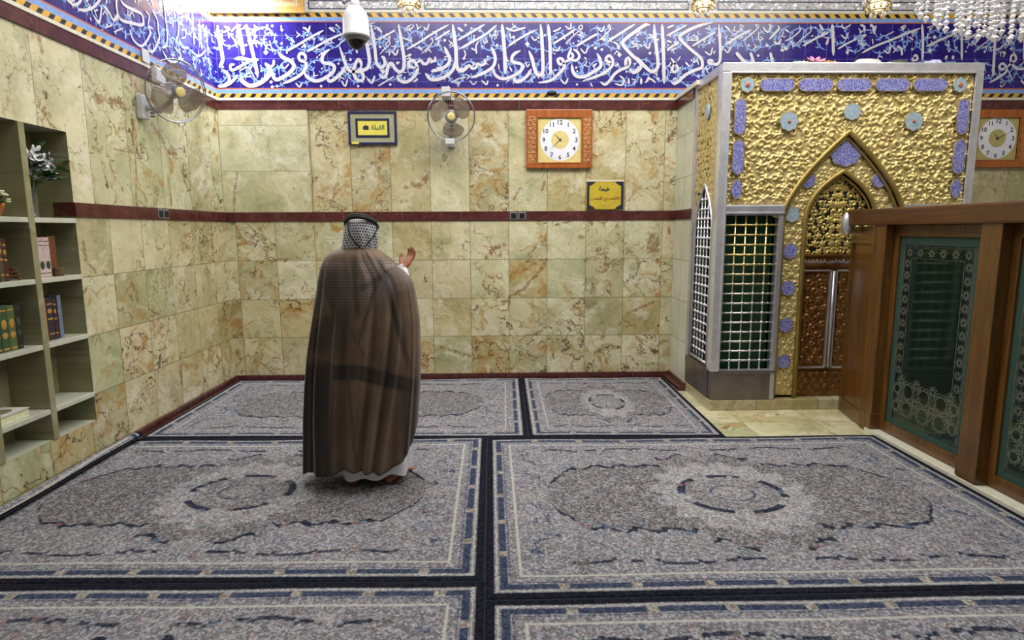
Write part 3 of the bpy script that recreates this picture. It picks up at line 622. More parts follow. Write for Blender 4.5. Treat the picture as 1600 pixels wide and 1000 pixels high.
# ------------------------------------------------------------------ shrine
def relief(w, h, cell, seed, amp=.016, mirror=True, dens=1., big=1.):
    """height field of beaten scrolls, buds and leaves"""
    nx, nz = max(4, int(w/cell)), max(4, int(h/cell)); X = np.linspace(0, w, nx+1); Z = np.linspace(0, h, nz+1)
    A, B = np.meshgrid(X, Z); H = np.zeros_like(A); rn = random.Random(seed); W2 = w/2 if mirror else w
    def stamp(cx, cz, rx, rz, a, k):
        for mx, s in (((cx, 1), (w-cx, -1)) if mirror else ((cx, 1),)):
            r = max(rx, rz); i0, i1 = np.searchsorted(X, (mx-r, mx+r)); j0, j1 = np.searchsorted(Z, (cz-r, cz+r))
            if i1 <= i0 or j1 <= j0: continue
            dx = (A[j0:j1, i0:i1]-mx)*s; dz = B[j0:j1, i0:i1]-cz; u = (dx*cos(a)+dz*sin(a))/rx; v = (-dx*sin(a)+dz*cos(a))/rz
            d = u*u+v*v; hh = np.sqrt(np.clip(1-d, 0, 1))*k; H[j0:j1, i0:i1] = np.maximum(H[j0:j1, i0:i1], hh)
    step = .098*big/dens; z = step*.45; row = 0
    while z < h+step*.3:
        x = step*(.5 if row % 2 else .0)
        while x < W2+step*.3:
            cx = x+rn.uniform(-.09, .09)*step; cz = z+rn.uniform(-.09, .09)*step; a0 = rn.uniform(0, 6.28); dr = rn.choice((-1, 1)); kind = rn.random()
            if kind < .5:                                       # rosette of petals
                n = rn.choice((5, 6))
                for i in range(n): q = a0+2*pi*i/n; stamp(cx+.021*big*cos(q), cz+.021*big*sin(q), .019*big, .0115*big, q, amp*.85)
                stamp(cx, cz, .013*big, .013*big, 0, amp*1.2)
            else:                                               # curled leaf
                for i in range(13):
                    th = a0+dr*i*.42; r = .034*big*(1-.055*i); stamp(cx+r*cos(th), cz+r*sin(th), (.010+.0004*i)*big, (.010+.0004*i)*big, 0, amp*(.55+.045*i))
                stamp(cx+.036*big*cos(a0), cz+.036*big*sin(a0), .022*big, .010*big, a0+1.57, amp*.8)
            for q in (a0+1., a0+3.1, a0+5.2):                   # small leaves between
                stamp(cx+step*.5*cos(q), cz+step*.5*sin(q), .020*big, .0085*big, q+.9, amp*.55)
            x += step
        z += step*.84; row += 1
    return A, B, H
def halfarch(cx, zs, hw, apex, n=14, p=1.35):
    """right half outline of a pointed arch from spring to apex"""
    return [(cx+hw*(1-(i/n)**p*.28-(i/n)**2*.0)*cos(pi/2*(i/n)**.95)**.8 if i < n else cx, zs+(apex-zs)*(i/n)**.86) for i in range(n+1)]
def archpoly(cx, z0, zs, hw, apex, n=14, p=1.6):
    R = [(cx+hw, z0)]+[(cx+hw*(1-sin(pi/2*i/n)**p), zs+(apex-zs)*sin(pi/2*i/n)) for i in range(n+1)]
    return [(2*cx-a, b) for a, b in R]+R[::-1][1:]     # left foot .. apex .. right foot
shr = empty('shrine_grille', ((SX0+SX1)/2, (SY+6.05)/2, 0), 'tall silver framed shrine grille with a golden embossed front and pointed arch', 'shrine')
CX = (SX0+SX1)/2+.005
def FR(d=0.): return lambda a, z, h=0.: (a, SY+d-h, z)
MB().box((SX0+.0, SY, 0), (SX1, 6.05, .095), bev=.006).build('plinth', M_plinth, shr)
# silver frame
fr = MB()
for x0, x1 in ((SX0, SX0+.075), (SX1-.075, SX1)):
    fr.box((x0, SY, .36), (x1, SY+.085, ST-.079), bev=.006)
    xa = x1-.014 if x0 < CX else x0; fr.box((xa, SY-.012, .37), (xa+.014, SY+.02, ST-.08), bev=.003)
fr.box((SX0, SY, ST-.078), (SX1, SY+.085, ST), bev=.008); fr.box((SX0+.07, SY-.012, ST-.09), (SX1-.07, SY+.02, ST-.076), bev=.003)
fr.build('silver_frame', M_silver, shr)
for x0, x1 in ((SX0+.07, 2.475), (2*CX-2.475, SX1-.07)):
    MB().box((x0, SY-.004, 1.762), (x1, SY+.05, 1.828), bev=.01).box((x0, SY-.012, 1.750), (x1, SY+.02, 1.766), bev=.004).build('silver_rail', M_silver2, shr)
    MB().box((x0-.06 if x0 < CX else x0, SY+.004, .10), (x1 if x0 < CX else x1+.06, SY+.1, .36), bev=.006).box((x0, SY-.006, .345), (x1, SY+.04, .365), bev=.003).build('silver_base_panel', M_steel, shr)
for x in (2.43, 2*CX-2.475):
    MB().box((x, SY, .10), (x+.042, SY+.09, 1.76), bev=.006).build('silver_jamb', M_silver2, shr)
# body behind, top and back
MB().box((SX0+.03, 5.62, .095), (SX1-.03, 6.03, 2.97)).box((SX0+.02, SY+.06, 2.955), (SX1-.02, 6.05, 2.995)).build('inner_casing', M_dark, shr)
# lattices of turned rods and balls
def lattice(name, parent, f, w, h, nx, nz, rb=.0165, rr=.0095):
    mb = MB(); dx, dz = w/nx, h/nz
    for i in range(1, nx): mb.tube([f(i*dx, 0), f(i*dx, h)], rr*.8, 6)
    for j in range(1, nz): mb.tube([f(0, j*dz), f(w, j*dz)], rr, 6)
    for j in range(1, nz):
        for i in range(1, nx): mb.ball(f(i*dx, j*dz), rb, 0, 8, 6)
        for i in range(nx): mb.ball(f((i+.5)*dx, j*dz), (rb*.62,)*3, 0, 6, 4)
    for j in range(nz):
        for i in range(1, nx): mb.ball(f(i*dx, (j+.5)*dz), (rb*.5, rb*.5, rb*.9), 0, 6, 4)
    return mb.build(name, M_lat, parent)
for x0 in (1.972, 2*CX-2.428):
    w = MB().box((x0-.012, SY+.012, .362), (x0, SY+.06, 1.75)).box((x0+.456, SY+.012, .362), (x0+.468, SY+.06, 1.75)).box((x0, SY+.012, .362), (x0+.456, SY+.06, .374)).box((x0, SY+.012, 1.74), (x0+.456, SY+.06, 1.75)).build('lattice_window', M_silver2, shr)
    lattice('lattice', w, lambda a, b, x0=x0: (x0+a, SY+.035, .37+b), .456, 1.374, 5, 16)
    MB().box((x0-.005, SY+.14, .36), (x0+.465, SY+.17, 1.76)).build('green_curtain', M_green, w)
# golden spandrel panel with arch cut out
ZS, HWO, AP = 1.68, .56, 2.455
A, B, H = relief(2.06, 1.10, .006, 4, .026, big=1.12)
X_, Z_ = A+CX-1.03, B+1.825
def inside(X, Z, zs, hw, ap, p=1.6):
    t = np.clip((Z-zs)/(ap-zs), 0, 1.5); return np.abs(X-CX) < hw*np.clip(1-t**p, 0, 1)*(t <= 1)
keep = ~inside((X_[:-1, :-1]+X_[1:, 1:])/2, (Z_[:-1, :-1]+Z_[1:, 1:])/2, ZS, HWO, AP)
gp = fastgrid('gold_panel', np.stack([X_, SY+.034-H, Z_], -1), M_gold, shr, keep=keep)
# arch moulding
def arch_tube(name, hw, ap, zs, z0, r, y, mat, p=1.6, steps=30):
    pl = archpoly(CX, z0, zs, hw, ap, steps, p); mb = MB(); mb.tube([(a, y, b) for a, b in pl], r, 8)
    return mb.build(name, mat, shr)
arch_tube('arch_moulding', HWO-.012, AP-.012, ZS, .10, .022, SY+.025, M_gold2); arch_tube('arch_moulding', HWO-.055, AP-.06, ZS, .10, .011, SY+.045, M_gold2)
# leaf cresting outside the arch
mb = MB(); pl = archpoly(CX, ZS, ZS, HWO+.035, AP+.05, 24)
for i in range(2, len(pl)-2):
    if i == len(pl)//2: mb.build('leaf_cresting', M_gold, shr); mb = MB(); continue
    a, b = pl[i]; d = np.array(pl[i+1])-np.array(pl[i-1]); th = atan2(d[1], d[0])+pi/2
    M = Matrix.Rotation(-th, 3, 'Y'); mb.ball((a, SY+.03, b), (.042, .014, .016), 0, 8, 6, M)
mb.build('leaf_cresting', M_gold, shr)
# band between the two arches
HWI, API, ZSI = .315, 2.12, 1.66
def reliefpatch(name, x0, x1, z0, z1, y, seed, mat, keepf=None, amp=.013, big=.8, parent=None, attrs=False, mirror=True):
    A, B, H = relief(x1-x0, z1-z0, .0065, seed, amp, mirror, big=big); X, Z = A+x0, B+z0; k = None
    if keepf: k = keepf((X[:-1, :-1]+X[1:, 1:])/2, (Z[:-1, :-1]+Z[1:, 1:])/2)
    return fastgrid(name, np.stack([X, y-H, Z], -1), mat, parent or shr, {'hgt': H/amp} if attrs else None, keep=k)
def inarch(X, Z, zs, hw, ap, p=1.6): return np.where(Z < zs, np.abs(X-CX) < hw, inside(X, Z, zs, hw, ap, p))
reliefpatch('arch_band', CX-HWO, CX+HWO, .12, AP, SY+.075, 8, M_gold, lambda X, Z: inarch(X, Z, ZS, HWO-.02, AP-.02) & ~inarch(X, Z, ZSI, HWI, API, 2.4))
arch_tube('inner_arch_moulding', HWI, API, ZSI, .10, .020, SY+.065, M_gold2, 2.4); arch_tube('inner_arch_moulding', HWI-.03, API-.04, ZSI, .10, .010, SY+.09, M_gold2, 2.4)
# pierced tympanum
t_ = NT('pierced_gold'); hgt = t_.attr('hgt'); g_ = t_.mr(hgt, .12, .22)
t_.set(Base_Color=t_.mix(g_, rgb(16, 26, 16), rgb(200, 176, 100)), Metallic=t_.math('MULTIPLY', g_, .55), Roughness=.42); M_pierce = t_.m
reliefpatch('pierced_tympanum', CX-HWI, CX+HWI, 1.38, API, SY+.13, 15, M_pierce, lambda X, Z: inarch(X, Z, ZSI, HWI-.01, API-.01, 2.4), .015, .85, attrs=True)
# lintel with inscription, door leaf
lin_ = MB().box((CX-HWI, SY+.09, 1.285), (CX+HWI, SY+.15, 1.40), bev=.008).box((CX-HWI, SY+.075, 1.378), (CX+HWI, SY+.12, 1.395), bev=.004).build('lintel', M_bronze, shr)
mb = MB(); rn = random.Random(5); x = CX-HWI+.03
while x < CX+HWI-.03:
    ribbon(mb, catmull([(x, 1.31), (x+.012, 1.35+rn.uniform(-.02, .01)), (x+.02, 1.32), (x+.03, 1.345)], 4), .006, lambda a, b: (a, SY+.086, b)); x += .034
mb.build('raised_script', M_silver, lin_)
dl = MB().box((CX-HWI+.02, SY+.12, .33), (CX+HWI-.02, SY+.15, 1.285)).build('door_leaf', M_bronze, shr)
for sx in (-1, 1):
    xa, xb = sorted((CX+sx*.02, CX+sx*(HWI-.03)))
    reliefpatch('relief_panel', xa+.035, xb-.035, .40, 1.22, SY+.118, 21+sx, M_bronze, None, .016, .95, dl, mirror=False)
    mb = MB()
    for a in (xa, xb-.014): mb.box((a, SY+.098, .36), (a+.014, SY+.125, 1.26), bev=.003)
    for b in (.36, 1.246): mb.box((xa, SY+.098, b), (xb, SY+.125, b+.014), bev=.003)
    mb.build('door_frame', M_silver2 if sx < 0 else M_silver2, dl)
MB().tube([(CX-.005, SY+.09, .37), (CX-.005, SY+.09, 1.25)], .012, 10).build('silver_rod', M_silver2, dl)
reliefpatch('gold_base_panel', CX-HWI, CX+HWI, .10, .33, SY+.11, 31, M_bronze, None, .012, .7)
# enamel plaques
def plaque(a, b, w, h, kind, mat, y=SY-.004, tilt=0):
    mb = MB()
    if kind == 'bar':
        c = h*.42 if w > h else w*.42
        P = [(-w/2, 0), (-w/2+c*.45, h/2*.7), (-w/2+c, h/2), (w/2-c, h/2), (w/2-c*.45, h/2*.7), (w/2, 0), (w/2-c*.45, -h/2*.7), (w/2-c, -h/2), (-w/2+c, -h/2), (-w/2+c*.45, -h/2*.7)] if w > h else \
            [(0, h/2), (w/2*.7, h/2-c*.45), (w/2, h/2-c), (w/2, -h/2+c), (w/2*.7, -h/2+c*.45), (0, -h/2), (-w/2*.7, -h/2+c*.45), (-w/2, -h/2+c), (-w/2, h/2-c), (-w/2*.7, h/2-c*.45)]
    else:
        n = 32; lob = {'round': 0, 'oval': 0, 'lobed': .07}[kind]
        P = [((w/2)*(1+lob*cos(8*q))*cos(q), (h/2)*(1+lob*cos(8*q))*sin(q)) for q in (2*pi*i/n for i in range(n))]
    mb.prism([(a+p, b+q) for p, q in P], lambda u, v, t: (u, t, v), y, y+.02, 0)
    o = mb.build('enamel_plaque', mat, shr)
    rim = MB(); rim.tube([(a+p*1.03, y+.004, b+q*1.03) for p, q in P], .0045, 6, closed=True); rim.build('gold_rim', M_gold2, o); return o
def pf(u, v): q = at(u, v, Y=SY+.01); return q[0], q[2]
for i in range(5):
    plaque(CX+(i-2)*.3265, pf(1333, 133)[1], .295, .098, 'bar', M_en)
for s in (-1, 1):
    o = plaque(CX+s*.905, pf(1170, 133)[1], .115, .115, 'lobed', M_en2); MB().ball((CX+s*.905, SY-.008, pf(1170, 133)[1]), (.020, .006, .020)).build('coral_boss', M_red, o)
    xs = CX+s*.955
    plaque(xs, pf(1164, 183)[1], .092, .295, 'bar', M_en); plaque(xs, pf(1161, 246)[1], .092, .29, 'bar', M_en); plaque(xs, pf(1159, 296)[1], .085, .155, 'oval', M_en)
    o = plaque(CX+s*.535, pf(1234, 190)[1], .150, .150, 'lobed', M_en2); MB().ball((CX+s*.535, SY-.008, pf(1234, 190)[1]), (.014, .006, .014)).build('coral_boss', M_red, o)
    plaque(CX+s*.315, pf(1271, 281)[1], .125, .125, 'lobed', M_en, SY+.052)
    for v in (335, 392, 450, 508, 565): plaque(CX+s*.432, at(1240, v, Y=SY+.05)[2], .122, .130, 'lobed', M_en if v > 340 else M_en2, SY+.052)
plaque(CX, pf(1333, 175)[1], .140, .13, 'lobed', M_en2)
plaque(CX, pf(1329, 239)[1], .26, .205, 'lobed', M_en, SY+.05)
# left flank (and its twin on the right)
for sx, s in ((SX0, 1), (SX1, -1)):
    f = lambda d, y, z, sx=sx, s=s: (sx+s*d, y, z)
    def bx(mb, d0, y0, z0, d1, y1, z1, **k): mb.box(f(d0, y0, z0), f(d1, y1, z1), **k)
    fl = MB(); bx(fl, 0, 5.985, .36, .05, 6.05, ST, bev=.006); bx(fl, 0, SY+.08, ST-.075, .05, 6.0, ST, bev=.006); bx(fl, 0, SY+.085, .36, .05, SY+.115, ST-.07, bev=.004)
    fo = fl.build('side_frame', M_silver2, shr)
    bp = MB(); bx(bp, .004, SY+.085, .095, .05, 6.05, .30); bx(bp, -.004, SY+.09, .30, .05, 6.04, .375, bev=.004); bp.build('side_base_panel', M_steel, shr)
    A, B, H = relief(.575, 2.56, .009, 40+int(sx), .010, True, big=.8); Y_, Z_ = A+SY+.112, B+.375
    yc = (SY+.112+5.985)/2
    def isin(Y, Z): t = np.clip((Z-1.62)/(2.03-1.62), 0, 1.5); return (np.abs(Y-yc) < .235*np.where(Z < 1.62, 1, np.clip(1-t**1.9, 0, 1)*(t <= 1))) & (Z > .40)
    P = np.stack([sx+s*(.03-H), Y_, Z_], -1)
    fastgrid('side_gold_panel', P if s < 0 else P[:, ::-1], M_gold, shr, keep=(~isin((Y_[:-1, :-1]+Y_[1:, 1:])/2, (Z_[:-1, :-1]+Z_[1:, 1:])/2))[:, ::(1 if s < 0 else -1)])
    pl = archpoly(0, .40, 1.62, .235, 2.03, 16, 1.9); w = MB(); w.tube([f(.018, yc+a, b) for a, b in pl], .014, 8); w.tube([f(.018, yc-.235, .40), f(.018, yc+.235, .40)], .014, 8)
    wo = w.build('side_lattice_window', M_silver2, shr)
    mb = MB(); dz = .088
    for j in range(1, 18):
        z = .40+j*dz; t = max(0, (z-1.62)/(2.03-1.62)); hw = .235*max(0, 1-t**1.9)
        if hw < .02: continue
        mb.tube([f(.03, yc-hw, z), f(.03, yc+hw, z)], .0085, 6)
        for i in range(-2, 3):
            y = yc+i*.088
            if abs(y-yc) < hw: mb.ball(f(.03, y, z), .016, 0, 8, 6)
    for i in range(-2, 3):
        a = abs(i*.088)/.235; zt = 1.62+(2.03-1.62)*(1-a)**(1/1.9) if a < 1 else 1.62
        mb.tube([f(.03, yc+i*.088, .40), f(.03, yc+i*.088, zt)], .0065, 6)
        for j in range(0, 18):
            z = .40+(j+.5)*dz
            if z < zt: mb.ball(f(.03, yc+i*.088, z), (.009, .009, .014), 0, 6, 4)
    mb.build('lattice', M_latw, wo)
    gc = MB(); bx(gc, .12, SY+.12, .38, .15, 5.98, 2.1); gc.build('green_curtain', M_green, wo)
    zc = at(1108, 172, X=SX0)[2]; o = MB().ball(f(.014, yc, zc), (.014, .062, .075)).build('side_enamel_roundel', M_en2, shr)

# offerings lying on top of the shrine
def onshrine(u, y=SY+.12): return at(u, 95, Y=y)[0]
def flower(name, loc, petals, r, mat, cmat, label, group=None, tilt=0., n=7):
    r = r*1.25; e = empty(name, loc, label, 'flower', group); M = Matrix.Rotation(tilt, 3, 'X'); mb = MB()
    for k in range(n):
        a = 2*pi*k/n; R3 = Matrix.Rotation(a, 3, 'Z') @ Matrix.Rotation(-.45, 3, 'Y')
        mb.ball(Vector(loc)+M @ (Matrix.Rotation(a, 3, 'Z') @ Vector((r*.62, 0, r*.28)))+Vector((0, 0, r*.25)), (r*.5, r*.27, r*.07), 0, 8, 6, M @ R3)
    mb.build('petals', mat, e); MB().ball(Vector(loc)+Vector((0, 0, r*.35)), r*.24, 0, 8, 6).build('flower_heart', cmat, e); return e
zt = ST+.004
for u, v, r, c1, c2, lb in ((1247, 90, .035, 'green', 'dark', 'small teal flower at the left end of the flowers on the shrine'), (1260, 90, .032, 'yellow', 'orange', 'small yellow flower beside the teal one on the shrine'),
        (1275, 84, .06, 'pink', 'dark', 'large pink flower on top of the shrine'), (1285, 90, .04, 'yellow', 'dark', 'yellow flower with dark heart on top of the shrine'),
        (1293, 92, .035, 'orange', 'yellow', 'orange flower right of the pink flower on the shrine'), (1303, 92, .03, 'yellow', 'green', 'drooping yellow flower at the right end of the shrine flowers')):
    q = at(u, v, Y=SY+.12); flower('cut_flower', (q[0], q[1], zt+.002), 6, r, M_petals[c1], M_petals[c2], lb, 'flowers lying on the shrine', .5)
def heap(name, u0, u1, hgt, mat, label, cat, y=SY+.14, dep=.09, seed=1):
    x0, x1 = onshrine(u0, y), onshrine(u1, y); rn = np.random.default_rng(seed); n, m_ = 14, 28; T = np.linspace(0, pi/2, n); a = np.linspace(0, 2*pi, m_, endpoint=False)
    k = 1+.12*np.sin(a*5+seed)+.06*np.sin(a*9); P = np.zeros((n, m_, 3))
    for i, t in enumerate(T):
        P[i, :, 0] = (x0+x1)/2+(x1-x0)/2*np.cos(t)**.7*np.cos(a)*k; P[i, :, 1] = y+dep*np.cos(t)**.7*np.sin(a)*k; P[i, :, 2] = zt+hgt*np.sin(t)*(1+.12*np.sin(a*3+seed)*cos(t))
    o = MB().grid(P, wrap=True).build(name, mat); tag(o, label, cat); return o
heap('folded_cloth', 1232, 1262, .03, M_cloth, 'flat white cloth under the flowers on the shrine', 'cloth', seed=2)
heap('folded_cloth', 1332, 1374, .055, M_cloth, 'cream rounded cloth bundle on top of the shrine beside a brown stick', 'cloth', seed=3)
heap('prayer_cap', 1387, 1416, .045, M_olive, 'olive green cloth cap lying on the shrine', 'cap', seed=4)
heap('paper_sheet', 1374, 1392, .022, M_petal, 'thin white folded paper between the two cloths on the shrine', 'paper', seed=5)
heap('folded_cloth', 1443, 1468, .045, M_petals['violet'], 'pale lilac cloth heap near the right end of the shrine top', 'cloth', seed=6)
a = at(1332, 94, Y=SY+.10); b = at(1344, 82, Y=SY+.16)
tag(MB().tube([(a[0], a[1], zt+.01), tuple(b)], .006, 6).build('wooden_stick', M_petals['dark']), 'thin dark brown stick leaning on the cream cloth on the shrine', 'stick')

# ------------------------------------------------------------------ rugs
def rug_pattern(L, Wd, nx, ny, seed, cx=None):
    u = np.linspace(0, L, nx+1); v = np.linspace(0, Wd, ny+1); U, V = np.meshgrid(u, v); rg = np.random.default_rng(seed)
    d = np.minimum(np.minimum(U, L-U), np.minimum(V, Wd-V)); x = np.abs(U-L/2); y = np.abs(V-Wd/2)*(2.05/Wd)**1; k = L/3.1
    xs = x/k; th = np.arctan2(V-Wd/2, U-L/2)
    C = np.zeros(U.shape+(3,)); spk = np.ones_like(U)
    lc = lambda *c: np.array(lin([q/255 for q in c]))
    ground = lc(160, 154, 158); C[:] = ground
    wob = .012*np.sin(U*41+seed)*np.sin(V*37)+.008*np.sin(U*83+V*71)
    # floral mottling
    F = np.zeros_like(U)
    for (f1, f2, p) in rg.uniform((14, 14, 0), (46, 46, 6.28), (7, 3)): F += np.sin(U*f1+p)*np.sin(V*f2+p*2)
    C += (np.clip(F/5, -1, 1)[..., None])*lc(60, 56, 58)*.9
    tips = .16+np.clip((xs-.25), 0, 9)*0
    # boundary of the darker field
    hw = np.where(xs < .34, .60-.05*np.cos(xs*22), np.where(xs < .80, .435, .435*np.sqrt(np.clip(1-((xs-.80)/.36)**2, 0, 1))))
    hw = hw+.018*np.sin(xs*34)*(xs > .34); fd = y-hw+wob
    C[fd < 0] = lc(112, 107, 100)+np.clip(F[fd < 0]/6, -1, 1)[:, None]*lc(60, 60, 60)
    pale = np.hypot(xs/.50, y/.50); ring = np.hypot(xs/.315, y/.255)
    C[(fd >= 0) & (fd < .30)] *= 1.06; halo = (pale+.07*np.cos(th*16)) < .95; C[halo] = lc(200, 194, 192)
    C[(ring < .9)] = lc(150, 142, 140); C[(ring < .55)] = lc(176, 168, 162)
    navy = lc(20, 28, 50); blue = lc(44, 62, 96); cream = lc(206, 200, 184)
    m = (np.abs(fd) < .017) & (xs > .12) & (xs < 1.165) & (pale > .95); C[m] = navy; spk[m] = .12
    m = (np.abs(ring-1) < .085) & (np.sin(th*5+.6) > -.55); C[m] = navy*1.2; spk[m] = .15
    m = np.abs(ring-.42) < .035; C[m] = blue; spk[m] = .5
    m = (np.abs(ring-1.18) < .03); C[m] = lc(206, 196, 186)
    # broken outer line with corner flourishes
    ol = np.abs(y-.755+.02*np.sin(xs*9)+.02*(np.sin(xs*30) > .93)); m = (ol < .014) & (xs < 1.12) & (xs > .12) & (np.sin(xs*13) > -.93); C[m] = navy*1.3; spk[m] = .2
    cr = np.abs(np.hypot(xs-1.16, y-.62)-.13+wob*1.5); m = (cr < .010) & (xs > 1.14) & (y < .70); C[m] = blue; spk[m] = .5
    cr = np.abs(np.hypot(xs-1.30, y-.22)-.12+wob*2); m = (cr < .010) & (xs < 1.34); C[m] = blue; spk[m] = .5
    m = (np.hypot((xs-1.27)/.1, y/.08) < 1); C[m] = lc(180, 170, 166)
    for _ in range(int(90*L*Wd)):                      # scattered sprigs
        a, b = rg.uniform(.2, L-.2), rg.uniform(.2, Wd-.2); r = rg.uniform(.012, .03)
        i0, i1 = np.searchsorted(u, (a-r, a+r)); j0, j1 = np.searchsorted(v, (b-r, b+r))
        mm = np.hypot(U[j0:j1, i0:i1]-a, V[j0:j1, i0:i1]-b) < r; cc = [lc(190, 182, 176), lc(160, 118, 116), lc(98, 116, 142), lc(112, 108, 92)][rg.integers(4)]
        sub = C[j0:j1, i0:i1]; sub[mm] = sub[mm]*.35+cc*.65
    # borders
    def band(a, b, c, s): mm = (d >= a) & (d < b); C[mm] = c; spk[mm] = s
    band(.0, .175, ground*.95, 1.); band(.168, .180, cream, .3); band(.052, .062, cream, .35); band(.115, .121, blue*1.1, .6)
    along = np.where((np.minimum(U, L-U) < np.minimum(V, Wd-V)), V, U); seg = (along % .345) > .05
    mm = (d > .067) & (d < .108) & seg; C[mm] = lc(40, 54, 84); spk[mm] = .18
    mm = (d > .067) & (d < .108) & ~seg; C[mm] = lc(190, 170, 140)
    band(0, .043, lc(12, 14, 30), .04)
    return C, spk
def rug(name, corners, L, Wd, step, seed, label, curl=False, clipL=None, zoff=.0):
    """corners: near-left, near-right, far-right, far-left on the floor"""
    nx, ny = int(L/step), int(Wd/step); C, spk = rug_pattern(L, Wd, nx, ny, seed)
    s = np.linspace(0, 1, nx+1)[None, :, None]; t = np.linspace(0, 1, ny+1)[:, None, None]
    a, b, c, d = [np.array(q, float) for q in corners]
    P2 = (a*(1-s)+b*s)*(1-t)+(d*(1-s)+c*s)*t
    z = np.full(P2.shape[:2], .013+zoff); U = s[..., 0]*np.ones_like(z); V = t[..., 0]*np.ones_like(z)
    z = z+.0025*np.sin(U*17+seed)*np.sin(V*11)+.002*np.sin(U*5+V*9)
    X, Y = P2[..., 0].copy(), P2[..., 1]
    if curl:   # the surplus rolls up against the wall
        r = .034; xw = XL+.015+r; over = np.clip(xw-X, 0, None); ang = np.minimum(over/r, 4.4)
        zz = z+r*(1-np.cos(ang)); xx = xw-r*np.sin(ang); m = over > 0; X = np.where(m, xx, X); z = np.where(m, zz, z)
    edge = np.minimum(np.minimum(U*L, (1-U)*L), np.minimum(V*Wd, (1-V)*Wd)); z = z-np.clip(.008-edge, 0, .008)*1.2
    o = fastgrid(name, np.stack([X, Y, z], -1), M_rug, None, {'col': C, 'spk': spk}); tag(o, label, 'rug', None)
    mb = MB(); rim = [np.stack([X, Y, z], -1)[i, j] for i, j in [(0, j) for j in range(0, nx+1, 8)]+[(i, nx) for i in range(0, ny+1, 8)]+[(ny, j) for j in range(nx, -1, -8)]+[(i, 0) for i in range(ny, -1, -8)]]
    mb.tube([(p[0], p[1], max(.0045, p[2]-.006)) for p in rim], .0045, 6, closed=True); mb.build('bound_edge', M_rugedge, o); return o
M_rugedge = pmat('navy_binding', rgb(18, 20, 38), .9)
g2 = lambda u, v: at(u, v, Z=0.)[:2]
rug('patterned_rug', [(-3.17, 2.69), g2(756, 911), g2(761, 685), (-3.12, 4.68)], 3.07, 2.02, .008, 1, 'grey patterned rug under the standing man, its left edge curled up at the wall', curl=True)
rug('patterned_rug', [g2(758, 941), (2.94, 2.50), (2.945, 4.575), g2(761.5, 687)], 3.1, 2.09, .008, 2, 'patterned medallion rug reaching to the wooden glass screen')
rug('patterned_rug', [(-2.845, 4.70), g2(825, 685), (.24, 6.575), (-2.845, 6.575)], 3.08, 1.9, .011, 3, 'patterned rug against the back wall behind the standing man', zoff=.002)
rug('patterned_rug', [g2(826, 685), g2(1134, 684), (1.80, 6.56), (.238, 6.57)], 1.6, 1.9, .011, 4, 'smaller patterned rug against the back wall beside the shrine', zoff=.002)
rug('patterned_rug', [(-2.86, .60), (-.055, .58), g2(758, 913), (-2.86, 2.67)], 3.0, 2.06, .008, 5, 'patterned rug at the lower left of the photo, cut off by its edge')
rug('patterned_rug', [(-.055, .40), (2.93, .36), (2.94, 2.497), g2(758, 941.5)], 3.0, 2.06, .008, 6, 'patterned rug at the lower right of the photo, cut off by its edge')

# ------------------------------------------------------------------ wall niches with shelves
ni = empty('marble_bookcase', (NX, (NY0+NY1)/2, NZ0), 'built-in marble bookcase of open square niches in the left wall', 'bookcase')
sh = MB(); sh.box((NX-.02, NY0, NZ0), (NX, NY1, NZ1)); sh.build('back_panel', M_niche, ni)
MB().box((NX, NY0-.02, NZ0-.02), (XL-.001, NY0, NZ1+.02)).build('side_panel', M_niche, ni); MB().box((NX, NY1, NZ0-.02), (XL-.001, NY1+.02, NZ1+.02)).build('side_panel', M_niche, ni)
MB().box((NX, NY0, NZ1), (XL-.001, NY1, NZ1+.02)).build('top_panel', M_shelf, ni); MB().box((NX, NY0, NZ0-.02), (XL-.001, NY1, NZ0)).build('bottom_panel', M_shelf, ni)
for y0 in (3.86, 3.42): MB().box((NX, y0, NZ0), (XL+.008, y0+.05, NZ1), bev=.004).build('divider', M_niche, ni)
SHZ = (1.715, 1.335, .920, .500)
for z in SHZ:
    for y0, y1 in ((3.91, 4.29), (3.47, 3.86), (3.05, 3.42)): MB().box((NX, y0, z-.032), (XL+.006, y1, z), bev=.004).build('shelf', M_shelf, ni)
def book(y, z, w, h, dpt, col, label, group, orn=None, lean=0., x=None, cat='book'):
    """a book upright on a shelf, spine to the room"""
    xf = (x if x is not None else NX+dpt+.03); e = empty('book', (xf-dpt/2, y+w/2, z), label, cat, group)
    cm = pmat('book_cover', col, .5, var=.25, sc=60); c = MB(); t = .003
    c.box((xf-dpt, y, z), (xf, y+t, z+h)); c.box((xf-dpt, y+w-t, z), (xf, y+w, z+h)); c.box((xf-t, y, z), (xf+.002, y+w, z+h), bev=.002)
    if lean: c.rotlast(0, Matrix.Translation((xf, y+w/2, z)) @ Matrix.Rotation(lean, 4, 'X') @ Matrix.Translation((-xf, -y-w/2, -z)))
    c.build('cover', cm, e)
    p = MB().box((xf-dpt+.004, y+t, z+.004), (xf-t, y+w-t, z+h-.004))
    if lean: p.rotlast(0, Matrix.Translation((xf, y+w/2, z)) @ Matrix.Rotation(lean, 4, 'X') @ Matrix.Translation((-xf, -y-w/2, -z)))
    p.build('pages', M_cloth, e)
    if orn:
        o = MB()
        for kind, zz, s in orn[1]:
            if kind == 'o': o.ball((xf+.0025, y+w/2, z+h*zz), (.0015, w*.38, s), 0, 12, 6)
            else: o.box((xf+.0015, y+w*.12, z+h*zz-s/2), (xf+.0035, y+w*.88, z+h*zz+s/2))
        if lean: o.rotlast(0, Matrix.Translation((xf, y+w/2, z)) @ Matrix.Rotation(lean, 4, 'X') @ Matrix.Translation((-xf, -y-w/2, -z)))
        o.build('spine_ornament', orn[0], e)
    return e
